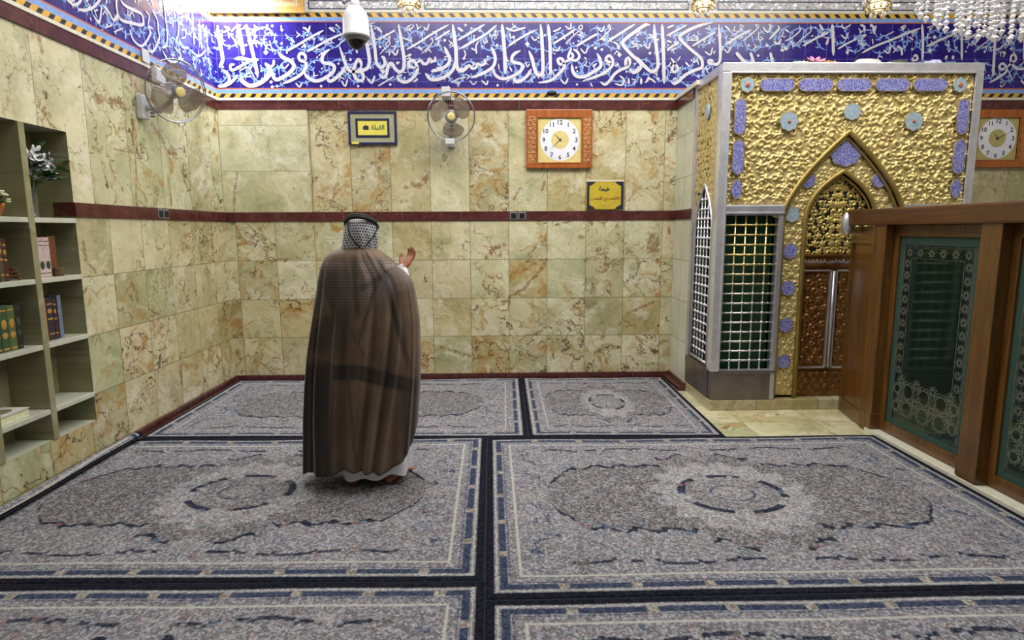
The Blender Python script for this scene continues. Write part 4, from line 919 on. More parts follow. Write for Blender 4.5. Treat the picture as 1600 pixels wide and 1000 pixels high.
M_ogreen = pmat('spine_green', rgb(40, 70, 50), .5); M_ogold = pmat('spine_gold', rgb(170, 130, 60), .4)
gA = [('o', .30, .028), ('b', .8, .004), ('b', .1, .004), ('b', .9, .004)]; gB = [('b', .15, .008), ('b', .5, .012), ('b', .85, .01), ('o', .68, .016)]
sz = SHZ[1]+.001
for i, n in enumerate(('nearest the divider', 'in the middle of the three', 'beside the brown book')):
    book(3.925+i*.052, sz, .050, .255, .16, rgb(196, 172, 168), 'pale pink book with a green oval on its spine, '+n, 'pale pink books in the second niche', (M_ogreen, gA))
book(4.085, sz, .068, .262, .15, rgb(108, 62, 34), 'plain brown upright book right of the pale pink books', 'books in the wall niches')
e = empty('small_pot', (NX+.20, 4.13, sz), 'small tan pot standing before the brown book', 'pot'); MB().lathe((NX+.20, 4.13, sz), [(0, 0), (.028, 0), (.034, .02), (.032, .045), (.036, .05), (.034, .054), (.026, .05), (0, .045)], 18).build('body', pmat('tan_clay', rgb(110, 88, 58), .6), e)
MB().ball((NX+.20, 4.13, sz+.05), (.03, .03, .008), 0, 14, 6).build('lid', pmat('dark_clay', rgb(64, 44, 30), .6), e)
for i, (w, h, c, lb) in enumerate(((.05, .24, rgb(22, 40, 40), 'dark teal gilt-lettered book, leftmost in the niche left of the pink books'), (.046, .25, rgb(28, 48, 44), 'dark green gilt-lettered book left of the maroon book'), (.036, .26, rgb(74, 66, 44), 'thin olive and gold book beside the maroon book'), (.030, .25, rgb(72, 26, 26), 'thin maroon book right of the dark teal books'))):
    book(3.545+sum((.05, .046, .036, .030)[:i])+i*.002, sz, w, h, .17, c, lb, 'books in the wall niches', (M_ogold, gB))
e = empty('rosary', (NX+.19, 3.80, sz), 'small reddish-brown heap of prayer beads at the foot of the maroon book', 'beads'); mb = MB(); rn = random.Random(3)
for i in range(34): a = i*.55; mb.ball((NX+.17+.028*cos(a)*(1-i/60), 3.79+.034*sin(a)*(1-i/60), sz+.007+i*.0019), .007, 0, 8, 6)
mb.build('bead_string', pmat('red_brown_beads', rgb(96, 44, 34), .4), e)
sz = SHZ[2]+.001
for i, (w, h, c, lb) in enumerate(((.045, .27, rgb(34, 24, 44), 'dark violet book nearest the divider in the third niche'), (.028, .275, rgb(186, 118, 36), 'orange-yellow spined book in the third niche'), (.060, .28, rgb(46, 34, 50), 'thick dark book with mottled gilt spine in the third niche'), (.030, .27, rgb(58, 28, 34), 'dark wine-red book beside the grey-blue one'), (.034, .285, rgb(112, 120, 142), 'grey-blue thin book at the right end of its row'))):
    book(3.925+sum((.045, .028, .06, .03, .034)[:i])+i*.002+(.012 if i == 4 else 0), sz, w, h, .15, c, lb, 'books in the wall niches', (M_ogold, gB) if i in (0, 2, 3) else None)
for i, (w, c, lb) in enumerate(((.06, rgb(24, 44, 34), 'dark green book, leftmost of the green set'), (.056, rgb(40, 64, 44), 'mid green book, second of the green set'), (.056, rgb(52, 78, 44), 'green book next to the olive one'), (.056, rgb(78, 92, 52), 'olive green book beside the black-brown book'), (.044, rgb(32, 22, 22), 'black-brown book at the right end of the green set'))):
    book(3.48+sum((.06, .056, .056, .056, .044)[:i])+i*.002, sz, w, .272+.006*(i == 4), .17, c, lb, 'green set of books', (M_ogold if i != 4 else M_ogreen, [('b', .06, .012), ('b', .9, .01), ('o', .6, .03), ('o', .35, .02)]))
# white book lying flat
e = empty('book', (-2.97, 3.60, SHZ[3]), 'thick cream book lying flat with a dark oval on its cover', 'book')
mb = MB().box((-3.07, 3.47, SHZ[3]+.001), (-2.90, 3.72, SHZ[3]+.006)).box((-3.07, 3.47, SHZ[3]+.052), (-2.90, 3.72, SHZ[3]+.057)).box((-3.07, 3.47, SHZ[3]+.001), (-3.066, 3.72, SHZ[3]+.057)); mb.build('cover', M_cloth, e)
MB().box((-3.066, 3.474, SHZ[3]+.006), (-2.905, 3.716, SHZ[3]+.052)).build('pages', M_petals['cream'], e)
MB().ball((-2.985, 3.595, SHZ[3]+.0572), (.05, .075, .001), 0, 20, 4).build('cover_medallion', pmat('oval_print', rgb(120, 112, 84), .6), e)
# bouquet in a cut-glass vase
vz = SHZ[0]+.001; vx, vy = -2.985, 4.035
ve = empty('glass_vase', (vx, vy, vz), 'cut glass vase standing in the upper right niche', 'vase')
MB().lathe((vx, vy, vz), [(0, 0), (.034, 0), (.036, .01), (.026, .03), (.028, .08), (.036, .15), (.046, .19), (.042, .19), (.032, .15), (.024, .08), (.0, .04)], 16, smooth=False).build('body', M_vase, ve)
vb = empty('flower_bouquet', (vx, vy, vz+.14), 'bouquet of white artificial lilies and green leaves in the glass vase', 'bouquet'); rn = random.Random(9); st = MB(); lf = MB()
def leaf(mb, p, d, l, w, mat):
    d = Vector(d).normalized(); s = d.cross(Vector((rn.uniform(-.4, .4), rn.uniform(-.4, .4), 1))).normalized(); nrm = s.cross(d); vs = []; n = 5
    for i in range(n+1):
        t = i/n; c = Vector(p)+d*l*t-nrm*(.22*l*t*t) if nrm.z > 0 else Vector(p)+d*l*t+nrm*(.22*l*t*t); k = w*sin(pi*min(1, t*.9+.1))**.8
        vs += [c+s*k, c+nrm*.15*k, c-s*k]
    fs = []
    for i in range(n): a = 3*i; fs += [(a, a+1, a+4, a+3), (a+1, a+2, a+5, a+4)]
    mb.add(vs, fs, mat, True)
base = Vector((vx, vy, vz+.17))
FL = []
for i in range(15):
    a = rn.uniform(0, 6.28); r = rn.uniform(.02, .14); h = rn.uniform(.07, .24); p = base+Vector((min(.15, r*cos(a)*.8+.07), r*sin(a)*1.0+.005, h))
    p.y = max(3.95, min(4.22, p.y)); p.x = max(NX+.05, p.x); FL.append(p); st.tube([base-Vector((0, 0, .12)), base+(p-base)*.5+Vector((0, 0, .01)), p], .0025, 5, 0)
for i in range(70):
    a = rn.uniform(0, 6.28); el = rn.uniform(.0, 1.3); p = base+Vector((cos(a)*cos(el)*.08+.03, sin(a)*cos(el)*.085, .05+sin(el)*.15)); d = (cos(a)+.25, sin(a), .3+sin(el))
    leaf(lf, p, d, rn.uniform(.07, .11), rn.uniform(.018, .032), rn.choice((0, 0, 1, 2)))
for p, d, l in (((vx+.05, 4.19, vz+.37), (.5, 1, .35), .13), ((vx+.06, 4.18, vz+.34), (.4, 1, -.15), .12), ((vx+.02, 4.1, vz+.42), (.3, .5, 1), .10), ((vx, 3.99, vz+.40), (.1, -.4, 1), .09)): leaf(lf, p, d, l, .028, 1)
for v in range(len(lf.v)): lf.v[v] = (max(NX+.01, lf.v[v][0]), max(3.915, lf.v[v][1]) if lf.v[v][0] < XL else lf.v[v][1], min(lf.v[v][2], NZ1-.02))
st.build('stems', M_leafs[1], vb); lf.build('leaves', M_leafs, vb)
for i, p in enumerate(FL):
    mb = MB(); q0 = Vector((rn.uniform(.2, 1), rn.uniform(-.8, .8), rn.uniform(.1, .9))).to_track_quat('Z', 'Y').to_matrix()
    for k in range(6):
        R3 = q0 @ Matrix.Rotation(2*pi*k/6, 3, 'Z') @ Matrix.Rotation(-.5, 3, 'Y'); mb.ball(p+q0 @ (Matrix.Rotation(2*pi*k/6, 3, 'Z') @ Vector((.030, 0, .018))), (.033, .017, .003), 0, 8, 5, R3)
    mb.ball(p+q0 @ Vector((0, 0, .01)), .006, 1, 6, 4); mb.build('lily_bloom', [M_petal, M_petals['cream']], vb)
# basket of small cream flowers
bx_, by_ = -2.97, 3.69
be = empty('flower_basket', (bx_, by_, vz), 'small orange wicker basket of cream blossoms in the upper left niche', 'basket')
MB().lathe((bx_, by_, vz), [(0, 0), (.05, 0), (.075, .06), (.08, .075), (.072, .072), (.045, .01), (0, .01)], 20).build('basket_body', M_wicker, be)
MB().tube([(bx_, by_+.07*cos(a), vz+.07+.16*sin(a)) for a in np.linspace(0, pi, 14)], .005, 6).build('basket_handle', M_wicker, be)
lf = MB()
for i in range(26): a = rn.uniform(0, 6.28); leaf(lf, (bx_+.03*cos(a), by_+.03*sin(a), vz+.07), (cos(a), sin(a), rn.uniform(.2, 1.6)), rn.uniform(.06, .10), .012, rn.choice((0, 1)))
lf.build('leaves', M_leafs, be)
for i in range(38):
    a = rn.uniform(0, 6.28); el = rn.uniform(-.1, 1.4); p = Vector((bx_+.075*cos(a)*cos(el)+.01, by_+.10*sin(a)*cos(el), vz+.09+.08*sin(el))); mb = MB()
    for k in range(5): mb.ball(p+Vector((.009*cos(k*1.257), .009*sin(k*1.257), 0)), (.008, .008, .006), 0, 6, 4)
    mb.build('blossom', M_petals['cream'], be)

# ------------------------------------------------------------------ wooden screen with etched glass
sc_ = empty('wooden_glass_screen', (3.0, 3.8, 0), 'waist-to-head high varnished wooden screen with dark green etched glass panels', 'screen')
POSTS = ((4.66, 4.81), (3.57, 3.73), (2.48, 2.64), (1.39, 1.55))
for y0, y1 in POSTS: MB().box((2.962, y0, 0), (3.115, y1, 1.655), bev=.006).box((2.955, y0-.004, .04), (3.12, y1+.004, .16), bev=.004).build('post', M_wood, sc_)
rl = MB(); rl.box((2.945, .9, 1.648), (3.135, 5.26, 1.775), bev=.014); rl.build('top_rail', M_woody, sc_)
# angled end leaf against the shrine
mb = MB(); P0, P1 = (2.985, 4.80), (3.075, 5.295); dx, dy = P1[0]-P0[0], P1[1]-P0[1]; L_ = math.hypot(dx, dy); nx_, ny_ = dy/L_, -dx/L_
def lf_(a, z, t): return (P0[0]+dx*a/L_+nx_*t, P0[1]+dy*a/L_+ny_*t, z)
mb.prism([(0, .0), (L_, .0), (L_, 1.64), (0, 1.64)], lf_, .0, .03)
mb.build('end_leaf', M_wood, sc_)
for a0_, a1_, z0_, z1_ in ((0, .05, 0, 1.64), (L_-.05, L_, 0, 1.64), (.05, L_-.05, 0, .12), (.05, L_-.05, 1.50, 1.64)):
    MB().prism([(a0_, z0_), (a1_, z0_), (a1_, z1_), (a0_, z1_)], lf_, -.012, .0).build('leaf_stile' if a1_-a0_ < .1 else 'leaf_rail', M_wood, sc_)
MB().ball(at(1325, 349, Y=5.19), (.055, .05, .105), 0, 20, 12).build('silver_end_cap', M_silver2, sc_)
def star(cx, cz, r, n, f, mb, w=.004, skip=3):
    for k in range(n):
        a = 2*pi*k/n; b = 2*pi*(k+skip)/n; ribbon(mb, [np.array([cx+r*cos(a), cz+r*sin(a)]), np.array([cx+r*cos(b), cz+r*sin(b)])], w, f, 0, False)
for (yb, ya) in ((4.66, 3.73), (3.57, 2.64), (2.48, 1.55)):
    X0 = 3.035; fr = MB(); fr.box((X0, ya, .035), (X0+.05, yb, .115), bev=.004).box((X0, ya, 1.562), (X0+.05, yb, 1.648), bev=.004)
    fr.box((X0, ya, .115), (X0+.05, ya+.085, 1.562), bev=.004).box((X0, yb-.055, .115), (X0+.05, yb, 1.562), bev=.004); fo = fr.build('panel_frame', M_wood, sc_)
    g0, g1 = ya+.085, yb-.055
    gl = MB().box((X0+.018, g0, .115), (X0+.024, g1, 1.562)).build('glass_pane', M_glass, sc_)
    rm = MB(); f = lambda a, z: (X0+.0172, a, z)
    for q in ((g0, .115, g1, .165), (g0, 1.50, g1, 1.562), (g0, .165, g0+.045, 1.50), (g1-.045, .165, g1, 1.50)): rm.add([f(q[0], q[1]), f(q[2], q[1]), f(q[2], q[3]), f(q[0], q[3])], [(0, 1, 2, 3)])
    rm.build('clear_glass_rim', M_rimg, gl)
    et = MB(); f = lambda a, z: (X0+.0165, a, z); i0, i1, j0, j1 = g0+.05, g1-.05, .175, 1.49
    for k, w in ((0, .005), (.012, .003), (.085, .004)):
        P_ = [np.array(q) for q in ((i0+k, j0+k), (i1-k, j0+k), (i1-k, j1-k), (i0+k, j1-k))]; ribbon(et, P_, w, f, 0, False, True)
    W_ = i1-i0
    for zc in (j0+.10, j0+.235):
        nst = 4
        for k in range(nst+1): star(i0+W_*k/nst if 0 < k < nst else (i0+.05 if k == 0 else i1-.05), zc, .085 if 0 < k < nst else .05, 10, f, et, .0035, 3)
        for k in range(nst): star(i0+W_*(k+.5)/nst, zc+.066, .05, 10, f, et, .003, 4)
    k = j0+.38
    while k < j1-.1:
        for yy in (i0+.045, i1-.045): star(yy, k, .035, 8, f, et, .0028, 3)
        k += .09
    for k in range(6): star(i0+W_*(k+.5)/6, j1-.045, .035, 8, f, et, .0028, 3)
    # pair of stylised columns and a hanging arch in the middle of the pane
    et.build('etched_pattern', M_etch, gl)
MB().box((2.952, .9, .0), (3.16, 4.72, .03), bev=.004).build('marble_sill', M_cream, sc_)

# ------------------------------------------------------------------ the standing man
GX, GY = -.845, 3.82
pe = empty('person', (GX, GY, 0), 'person seen from behind in a long sheer brown cloak and checked headscarf, hands raised', 'person')
SIL = [(385, 551, 573), (389, 541, 582), (393, 524, 594), (397, 515, 599), (404, 508, 609), (411, 504, 616), (419, 501, 625), (430, 499, 636), (440, 497, 643), (452, 496, 647), (472, 493, 651), (500, 489, 655), (550, 482, 657), (600, 478, 656), (650, 476, 653), (700, 476, 650), (742, 476, 646)]
Zs = np.array([at(560, v, Y=GY)[2] for v, a, b in SIL]); Ls = np.array([at(a, v, Y=GY)[0] for v, a, b in SIL]); Rs = np.array([at(b, v, Y=GY)[0] for v, a, b in SIL])
Bs = np.array([.06, .085, .105, .118, .13, .138, .145, .15, .155, .16, .168, .175, .185, .19, .195, .20, .205])
def cloak_pt(th, z, inset=0., fold=1.):
    zz = np.clip(z, Zs[-1], Zs[0]); L = np.interp(zz, Zs[::-1], Ls[::-1]); R = np.interp(zz, Zs[::-1], Rs[::-1]); B = np.interp(zz, Zs[::-1], Bs[::-1])
    q = np.clip((1.40-z)/1.2, 0, 1); a = (R-L)/2-inset; cx = (L+R)/2
    c, s = np.cos(th), np.sin(th); sx = np.sign(c)*np.abs(c)**.86; sy = np.sign(s)*np.abs(s)**.86
    fo = fold*(.004+.017*q)*(np.sin(th*9+z*1.4+1.)*.6+np.sin(th*15-z*2.1)*.35+np.sin(th*23+z*3.)*.16)
    # long hanging pleats on the back and a pull towards the raised arm
    for t0, w, k, sl in ((4.35, .055, .034, .10), (4.50, .05, -.026, .06), (4.80, .05, .03, -.06), (4.93, .045, -.034, -.10), (5.15, .06, .040, -.24), (5.30, .04, -.034, -.27), (5.45, .05, .028, -.30), (3.95, .06, .032, .14), (3.78, .05, -.03, .12), (3.55, .06, .022, .08), (5.85, .05, .03, -.12)):
        fo = fo+fold*k*np.clip(q*2.2+.15, 0, 1)*np.exp(-((th-(t0+sl*(1.2-z)))/w)**2)
    y0 = GY+.03*np.clip((z-.9), 0, 1)
    bb = B-inset+fo; return np.stack([cx+(a+fo*.35*np.abs(s))*sx, y0+bb*sy, z*np.ones_like(cx)], -1)
nT, nR = 220, 130; th = np.linspace(pi/2+.22, pi/2+2*pi-.22, nT)[None, :]; tt = np.linspace(0, 1, nR)[:, None]
hem = np.interp(np.cos(th), [-1, -.55, -.1, .55, .80, .93, 1], [.092, .115, .130, .130, .17, .28, .40])+.012*np.sin(th*7)-.0*th
hem = hem+np.clip(-np.sin(th), 0, 1)*.012
z = Zs[0]+(hem-Zs[0])*tt; TH = th*np.ones_like(z); P = cloak_pt(TH, z)
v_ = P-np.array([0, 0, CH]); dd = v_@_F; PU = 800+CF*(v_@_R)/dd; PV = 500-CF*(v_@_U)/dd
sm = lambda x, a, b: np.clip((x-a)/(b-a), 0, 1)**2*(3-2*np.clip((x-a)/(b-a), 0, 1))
dens = np.maximum.reduce([sm(PU, 524, 516)*sm(PV, 540, 580)*.95, sm(PU, 562, 525)*sm(PV, 400, 440)*.8*sm(PV, 575, 540),  # doubled cloth, plus shade of the folds painted in as dark lines
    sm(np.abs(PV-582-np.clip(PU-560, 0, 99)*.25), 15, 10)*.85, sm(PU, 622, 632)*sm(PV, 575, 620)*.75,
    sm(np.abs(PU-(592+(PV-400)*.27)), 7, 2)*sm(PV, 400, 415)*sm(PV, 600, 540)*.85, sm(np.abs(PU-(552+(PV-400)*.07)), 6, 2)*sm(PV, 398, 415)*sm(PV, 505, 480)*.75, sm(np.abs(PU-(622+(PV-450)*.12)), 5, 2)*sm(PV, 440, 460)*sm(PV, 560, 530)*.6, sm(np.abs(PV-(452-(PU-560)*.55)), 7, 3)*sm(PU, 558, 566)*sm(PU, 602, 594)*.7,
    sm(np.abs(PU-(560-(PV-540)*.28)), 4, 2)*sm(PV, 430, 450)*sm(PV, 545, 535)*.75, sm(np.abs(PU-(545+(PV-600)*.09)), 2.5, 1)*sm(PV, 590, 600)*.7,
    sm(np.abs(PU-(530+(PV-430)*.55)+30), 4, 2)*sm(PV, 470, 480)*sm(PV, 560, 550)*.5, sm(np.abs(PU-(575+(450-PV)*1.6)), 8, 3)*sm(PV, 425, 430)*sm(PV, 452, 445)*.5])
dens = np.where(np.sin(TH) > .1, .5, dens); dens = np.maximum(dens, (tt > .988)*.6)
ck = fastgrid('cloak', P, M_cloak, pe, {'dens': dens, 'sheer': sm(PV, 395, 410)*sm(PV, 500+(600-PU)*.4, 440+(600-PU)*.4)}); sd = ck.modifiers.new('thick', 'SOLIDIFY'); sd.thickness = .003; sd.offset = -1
mb = MB(); rg_ = [tuple(P[0, i]) for i in range(0, nT, 4)]; mb.tube(rg_, .007, 6); mb.build('collar_cord', pmat('brown_gold_braid', rgb(96, 72, 34), .6), pe)
# headscarf: the hanging back part under the cloak
th2 = np.linspace(pi+.12, 2*pi-.12, 70)[None, :]; t2 = np.linspace(0, 1, 50)[:, None]; low = 1.40-.36*np.exp(-((th2-4.5)/.5)**2)-.30*np.exp(-((th2-3.5)/.35)**2)
z2 = Zs[1]+(low-Zs[1])*t2; Pd = cloak_pt(th2*np.ones_like(z2), z2, .007); kuv = np.zeros(Pd.shape); kuv[..., 0] = Pd[..., 0]; kuv[..., 1] = Pd[..., 2]
fastgrid('headscarf_back', Pd, M_kef, pe, {'kuv': kuv})
# headscarf on the head
HY = 3.855; HS = [(336.5, 560, 568, .01), (338, 552, 575, .05), (342, 545.5, 584, .085), (348, 541, 588, .105), (357, 538.5, 589.5, .118), (368, 537, 590, .118), (380, 535.5, 589, .108), (388, 533, 588, .098), (394, 530, 588, .095)]
rows = []; 
hz = np.array([at(563, v, Y=HY)[2] for v, *_ in HS]); hl = np.array([at(a, v, Y=HY)[0] for v, a, b, _ in HS]); hr = np.array([at(b, v, Y=HY)[0] for v, a, b, _ in HS]); hb = np.array([q[3] for q in HS])
th3 = np.linspace(pi/2+.0, pi/2+2*pi, 97)[None, :]; t3 = np.linspace(0, 1, 60)[:, None]; zz = hz[0]+(hz[-1]-hz[0])*t3**1.3*np.ones_like(th3)
L = np.interp(zz, hz[::-1], hl[::-1]); R = np.interp(zz, hz[::-1], hr[::-1]); B = np.interp(zz, hz[::-1], hb[::-1])
fo = .004*np.sin(th3*11+zz*30)*np.clip((hz[3]-zz)*12, 0, 1)+.006*np.sin(th3*5+1)*np.clip((hz[4]-zz)*10, 0, 1)
PH = np.stack([(L+R)/2+((R-L)/2+fo)*np.cos(th3), HY+(B+fo)*np.sin(th3), zz], -1)
cu_ = np.zeros(PH.shape); cu_[..., 0] = (th3-pi/2)*.108; cu_[..., 1] = np.cumsum(np.r_[np.zeros((1, 97)), np.linalg.norm(np.diff(PH, axis=0), axis=-1)], 0)
km = ~((np.sin((th3[:, :-1]+th3[:, 1:])/2)*np.ones((59, 1)) > .62) & (zz[1:, 1:] < hz[3]))
fastgrid('headscarf', PH, M_kef, pe, {'kuv': cu_}, keep=km)
def onhead(x, z, o=.003):
    L = np.interp(z, hz[::-1], hl[::-1]); R = np.interp(z, hz[::-1], hr[::-1]); B = np.interp(z, hz[::-1], hb[::-1]); c = np.clip((x-(L+R)/2)/((R-L)/2), -.98, .98)
    return (x, HY-(B+o+.004)*sqrt(1-c*c), z)
for pts in (((543.5, 348), (545, 358), (548, 368), (555, 378), (563, 387)), ((585, 349), (585, 358), (582, 369), (575, 379), (568, 388))):
    MB().tube([onhead(*[at(u, v, Y=HY-.1)[i] for i in (0, 2)]) for u, v in pts], .0042, 6).build('scarf_hem', M_agal, pe)
for dz_, rr in ((0, .0), (.013, -.006)):
    zs_ = at(541, 352, Y=HY)[2]; zb_ = at(563, 339, Y=HY-.115)[2]; ring = []
    for k in range(40):
        a = 2*pi*k/40; s = sin(a); z_ = zs_+(zb_-zs_)*(-s if s < 0 else -s*1.1); xc = (hl[3]+hr[3])/2; ring.append((xc+(.094+rr)*cos(a), HY+(.119+rr)*sin(a), z_+dz_*.8))
    MB().tube(ring, .0118, 8, closed=True).build('head_cord', M_agal, pe)
# white robe
mb = MB(); n = 72; rows = []
TB = [(1.47, .10, .07), (1.43, .17, .095), (1.30, .20, .12), (1.0, .20, .125), (.6, .215, .13), (.3, .235, .135), (.10, .25, .14), (.045, .255, .145)]
bl, br = at(523, 745, Y=3.76)[0], at(641, 735, Y=3.80)[0]; Pt = np.zeros((40, n, 3)); ah = np.linspace(0, 2*pi, n, endpoint=False)
for i, t in enumerate(np.linspace(0, 1, 40)):
    hz_ = .066+.016*np.sin(ah*7+1.4)*np.clip(-np.sin(ah), 0, 1)+.012*np.cos(ah*5)+.02*np.clip(np.cos(ah), 0, 1); z_ = 1.47+(hz_-1.47)*t
    zt_ = np.array([q[0] for q in TB])[::-1]; a_ = np.interp(z_, zt_, [q[1] for q in TB][::-1]); b_ = np.interp(z_, zt_, [q[2] for q in TB][::-1])
    q = t**2; cx = GX*(1-q)+(bl+br)/2*q; a_ = a_*(1-q)+((br-bl)/2)*q; fo = .010*t*np.sin(ah*8+z_*2)
    Pt[i] = np.stack([cx+(a_+fo)*np.cos(ah), GY+.01+(b_+fo)*np.sin(ah), z_], -1)
mb.grid(Pt, wrap=True)
WR = np.array(at(629.5, 421, Y=4.04)); EL = np.array([-.60, 3.90, 1.13])
mb.tube([(GX+.17, GY+.03, 1.40), (GX+.21, 3.86, 1.27), tuple(EL), tuple(EL*.5+WR*.5), tuple(WR-(WR-EL)*.0)], [.075, .065, .052, .046, .034], 14, cap=False)
mb.tube([(GX-.17, GY+.03, 1.40), (GX-.21, 3.86, 1.27), (-1.03, 3.94, 1.10), (-.98, 4.07, 1.30)], [.075, .065, .052, .038], 14, cap=False)
mb.build('white_robe', M_thobe, pe)
# body: one continuous skin surface
bd = MB(); T_ = lambda pts, r: bd.tube(pts, r, 12)
T_([(GX, GY+.01, .90), (GX, GY+.01, 1.1), (GX, GY+.01, 1.3), (GX, GY+.015, 1.42), (GX, GY+.02, 1.50), (GX+.003, HY-.01, 1.56)], [.13, .11, .115, .10, .055, .055])
bd.ball((GX, GY+.01, 1.36), (.17, .09, .10), 0, 20, 12)
HC = Vector((GX+.005, HY+.01, 1.625)); bd.ball(HC, (.073, .092, .098), 0, 24, 16); bd.ball(HC+Vector((0, .045, -.06)), (.050, .050, .048), 0, 16, 10)
bd.ball(HC+Vector((0, .102, -.015)), (.013, .018, .022), 0, 10, 8); bd.ball(HC+Vector((0, .088, -.058)), (.024, .012, .008), 0, 10, 6); bd.ball(HC+Vector((0, .088, -.067)), (.022, .012, .007), 0, 10, 6)
for s in (-1, 1):
    bd.ball(HC+Vector((s*.075, .005, -.01)), (.012, .022, .032), 0, 10, 8); bd.ball(HC+Vector((s*.03, .078, .012)), (.013, .010, .009), 0, 10, 8); bd.ball(HC+Vector((s*.03, .082, .026)), (.022, .010, .006), 0, 10, 6)
for s, hx in ((-1, at(551, 762, Z=.013)[0]), (1, at(607, 760, Z=.013)[0])):
    ty = 3.765 if s < 0 else 3.77; out = .02*s if s < 0 else .07
    T_([(GX+s*.09, GY+.01, .90), (GX+s*.10, GY+.02, .50), (hx+.0, ty+.01, .26), (hx, ty, .09)], [.088, .062, .052, .036])
    bd.ball((hx, ty-.005, .045), (.032, .038, .034), 0, 14, 10)
    T_([(hx, ty, .05), (hx+out*.45, ty+.09, .045), (hx+out*.8, ty+.16, .032), (hx+out, ty+.20, .026)], [.034, .036, .038, .030])
    for k in range(5):
        xo = (k-2)*.015*-s; ln = (.042, .040, .036, .031, .026)[k]; bx0 = hx+out+xo*1.15
        T_([(bx0, ty+.19, .024), (bx0+out*.1, ty+.19+ln, .021)], [.0125-.001*k, .010-.0009*k]); bd.ball((bx0+out*.1, ty+.19+ln, .021), .0108-.0009*k, 0, 8, 6)
def hand(W0, elbow, d, pn, side):
    """palm and five fingers; d points along the fingers, pn out of the palm"""
    W0 = Vector(W0); d = Vector(d).normalized(); pn = Vector(pn); pn = (pn-d*pn.dot(d)).normalized(); s = d.cross(pn)*side
    M = Matrix((s, pn, d)).transposed()
    T_([tuple(Vector(elbow)), tuple(W0*.55+Vector(elbow)*.45), tuple(W0)], [.044, .036, .026])
    bd.ball(W0+d*.045, (.040, .015, .052), 0, 16, 10, M); bd.ball(W0+d*.075, (.041, .013, .024), 0, 16, 10, M); bd.ball(W0+d*.01, (.028, .020, .03), 0, 12, 8, M)
    for k, (o, l, sp) in enumerate(((-.030, .068, -.03), (-.0105, .080, .0), (.0105, .075, .02), (.030, .058, .06))):
        p = W0+d*.082+s*o; c = p; dd_ = (d+s*sp).normalized(); pts = [p-d*.012, p]
        for j, (f_, cu) in enumerate(((.42, .16), (.31, .34), (.27, .40))):
            dd_ = (dd_+pn*cu).normalized(); c = c+dd_*l*f_; pts.append(c)
        T_([tuple(q) for q in pts], [.0098, .0095, .0088, .0080, .0066]); bd.ball(c, .0068, 0, 8, 6)
    p = W0+d*.02-s*.028; th_ = (d*.75-s*.75+pn*.3).normalized(); q = p+th_*.038; r = q+(th_+d*.5+pn*.1).normalized()*.030; t_ = r+(d+pn*.25-s*.1).normalized()*.024
    T_([tuple(p-th_*.01), tuple(q), tuple(r), tuple(t_)], [.015, .0125, .0105, .0085]); bd.ball(t_, .0086, 0, 8, 6)
TIP = np.array(at(646, 394, Y=4.10)); hd = TIP-WR
hand(tuple(WR+hd*.06), tuple(EL), tuple(hd), (-.55, -.62, .1), 1)
hand((-.975, 4.08, 1.315), (-1.03, 3.94, 1.10), (-.05, .55, .8), (.5, -.7, .1), -1)
bo = bd.build('body', M_skin, pe); rm_ = bo.modifiers.new('skin_surface', 'REMESH'); rm_.mode = 'VOXEL'; rm_.voxel_size = .0052; rm_.use_smooth_shade = True
sm_ = bo.modifiers.new('soften', 'SMOOTH'); sm_.factor = .5; sm_.iterations = 3
for s in (-1, 1):
    MB().ball(HC+Vector((s*.03, .0865, .012)), .0065, 0, 10, 8).build('eye', M_blackp, pe)

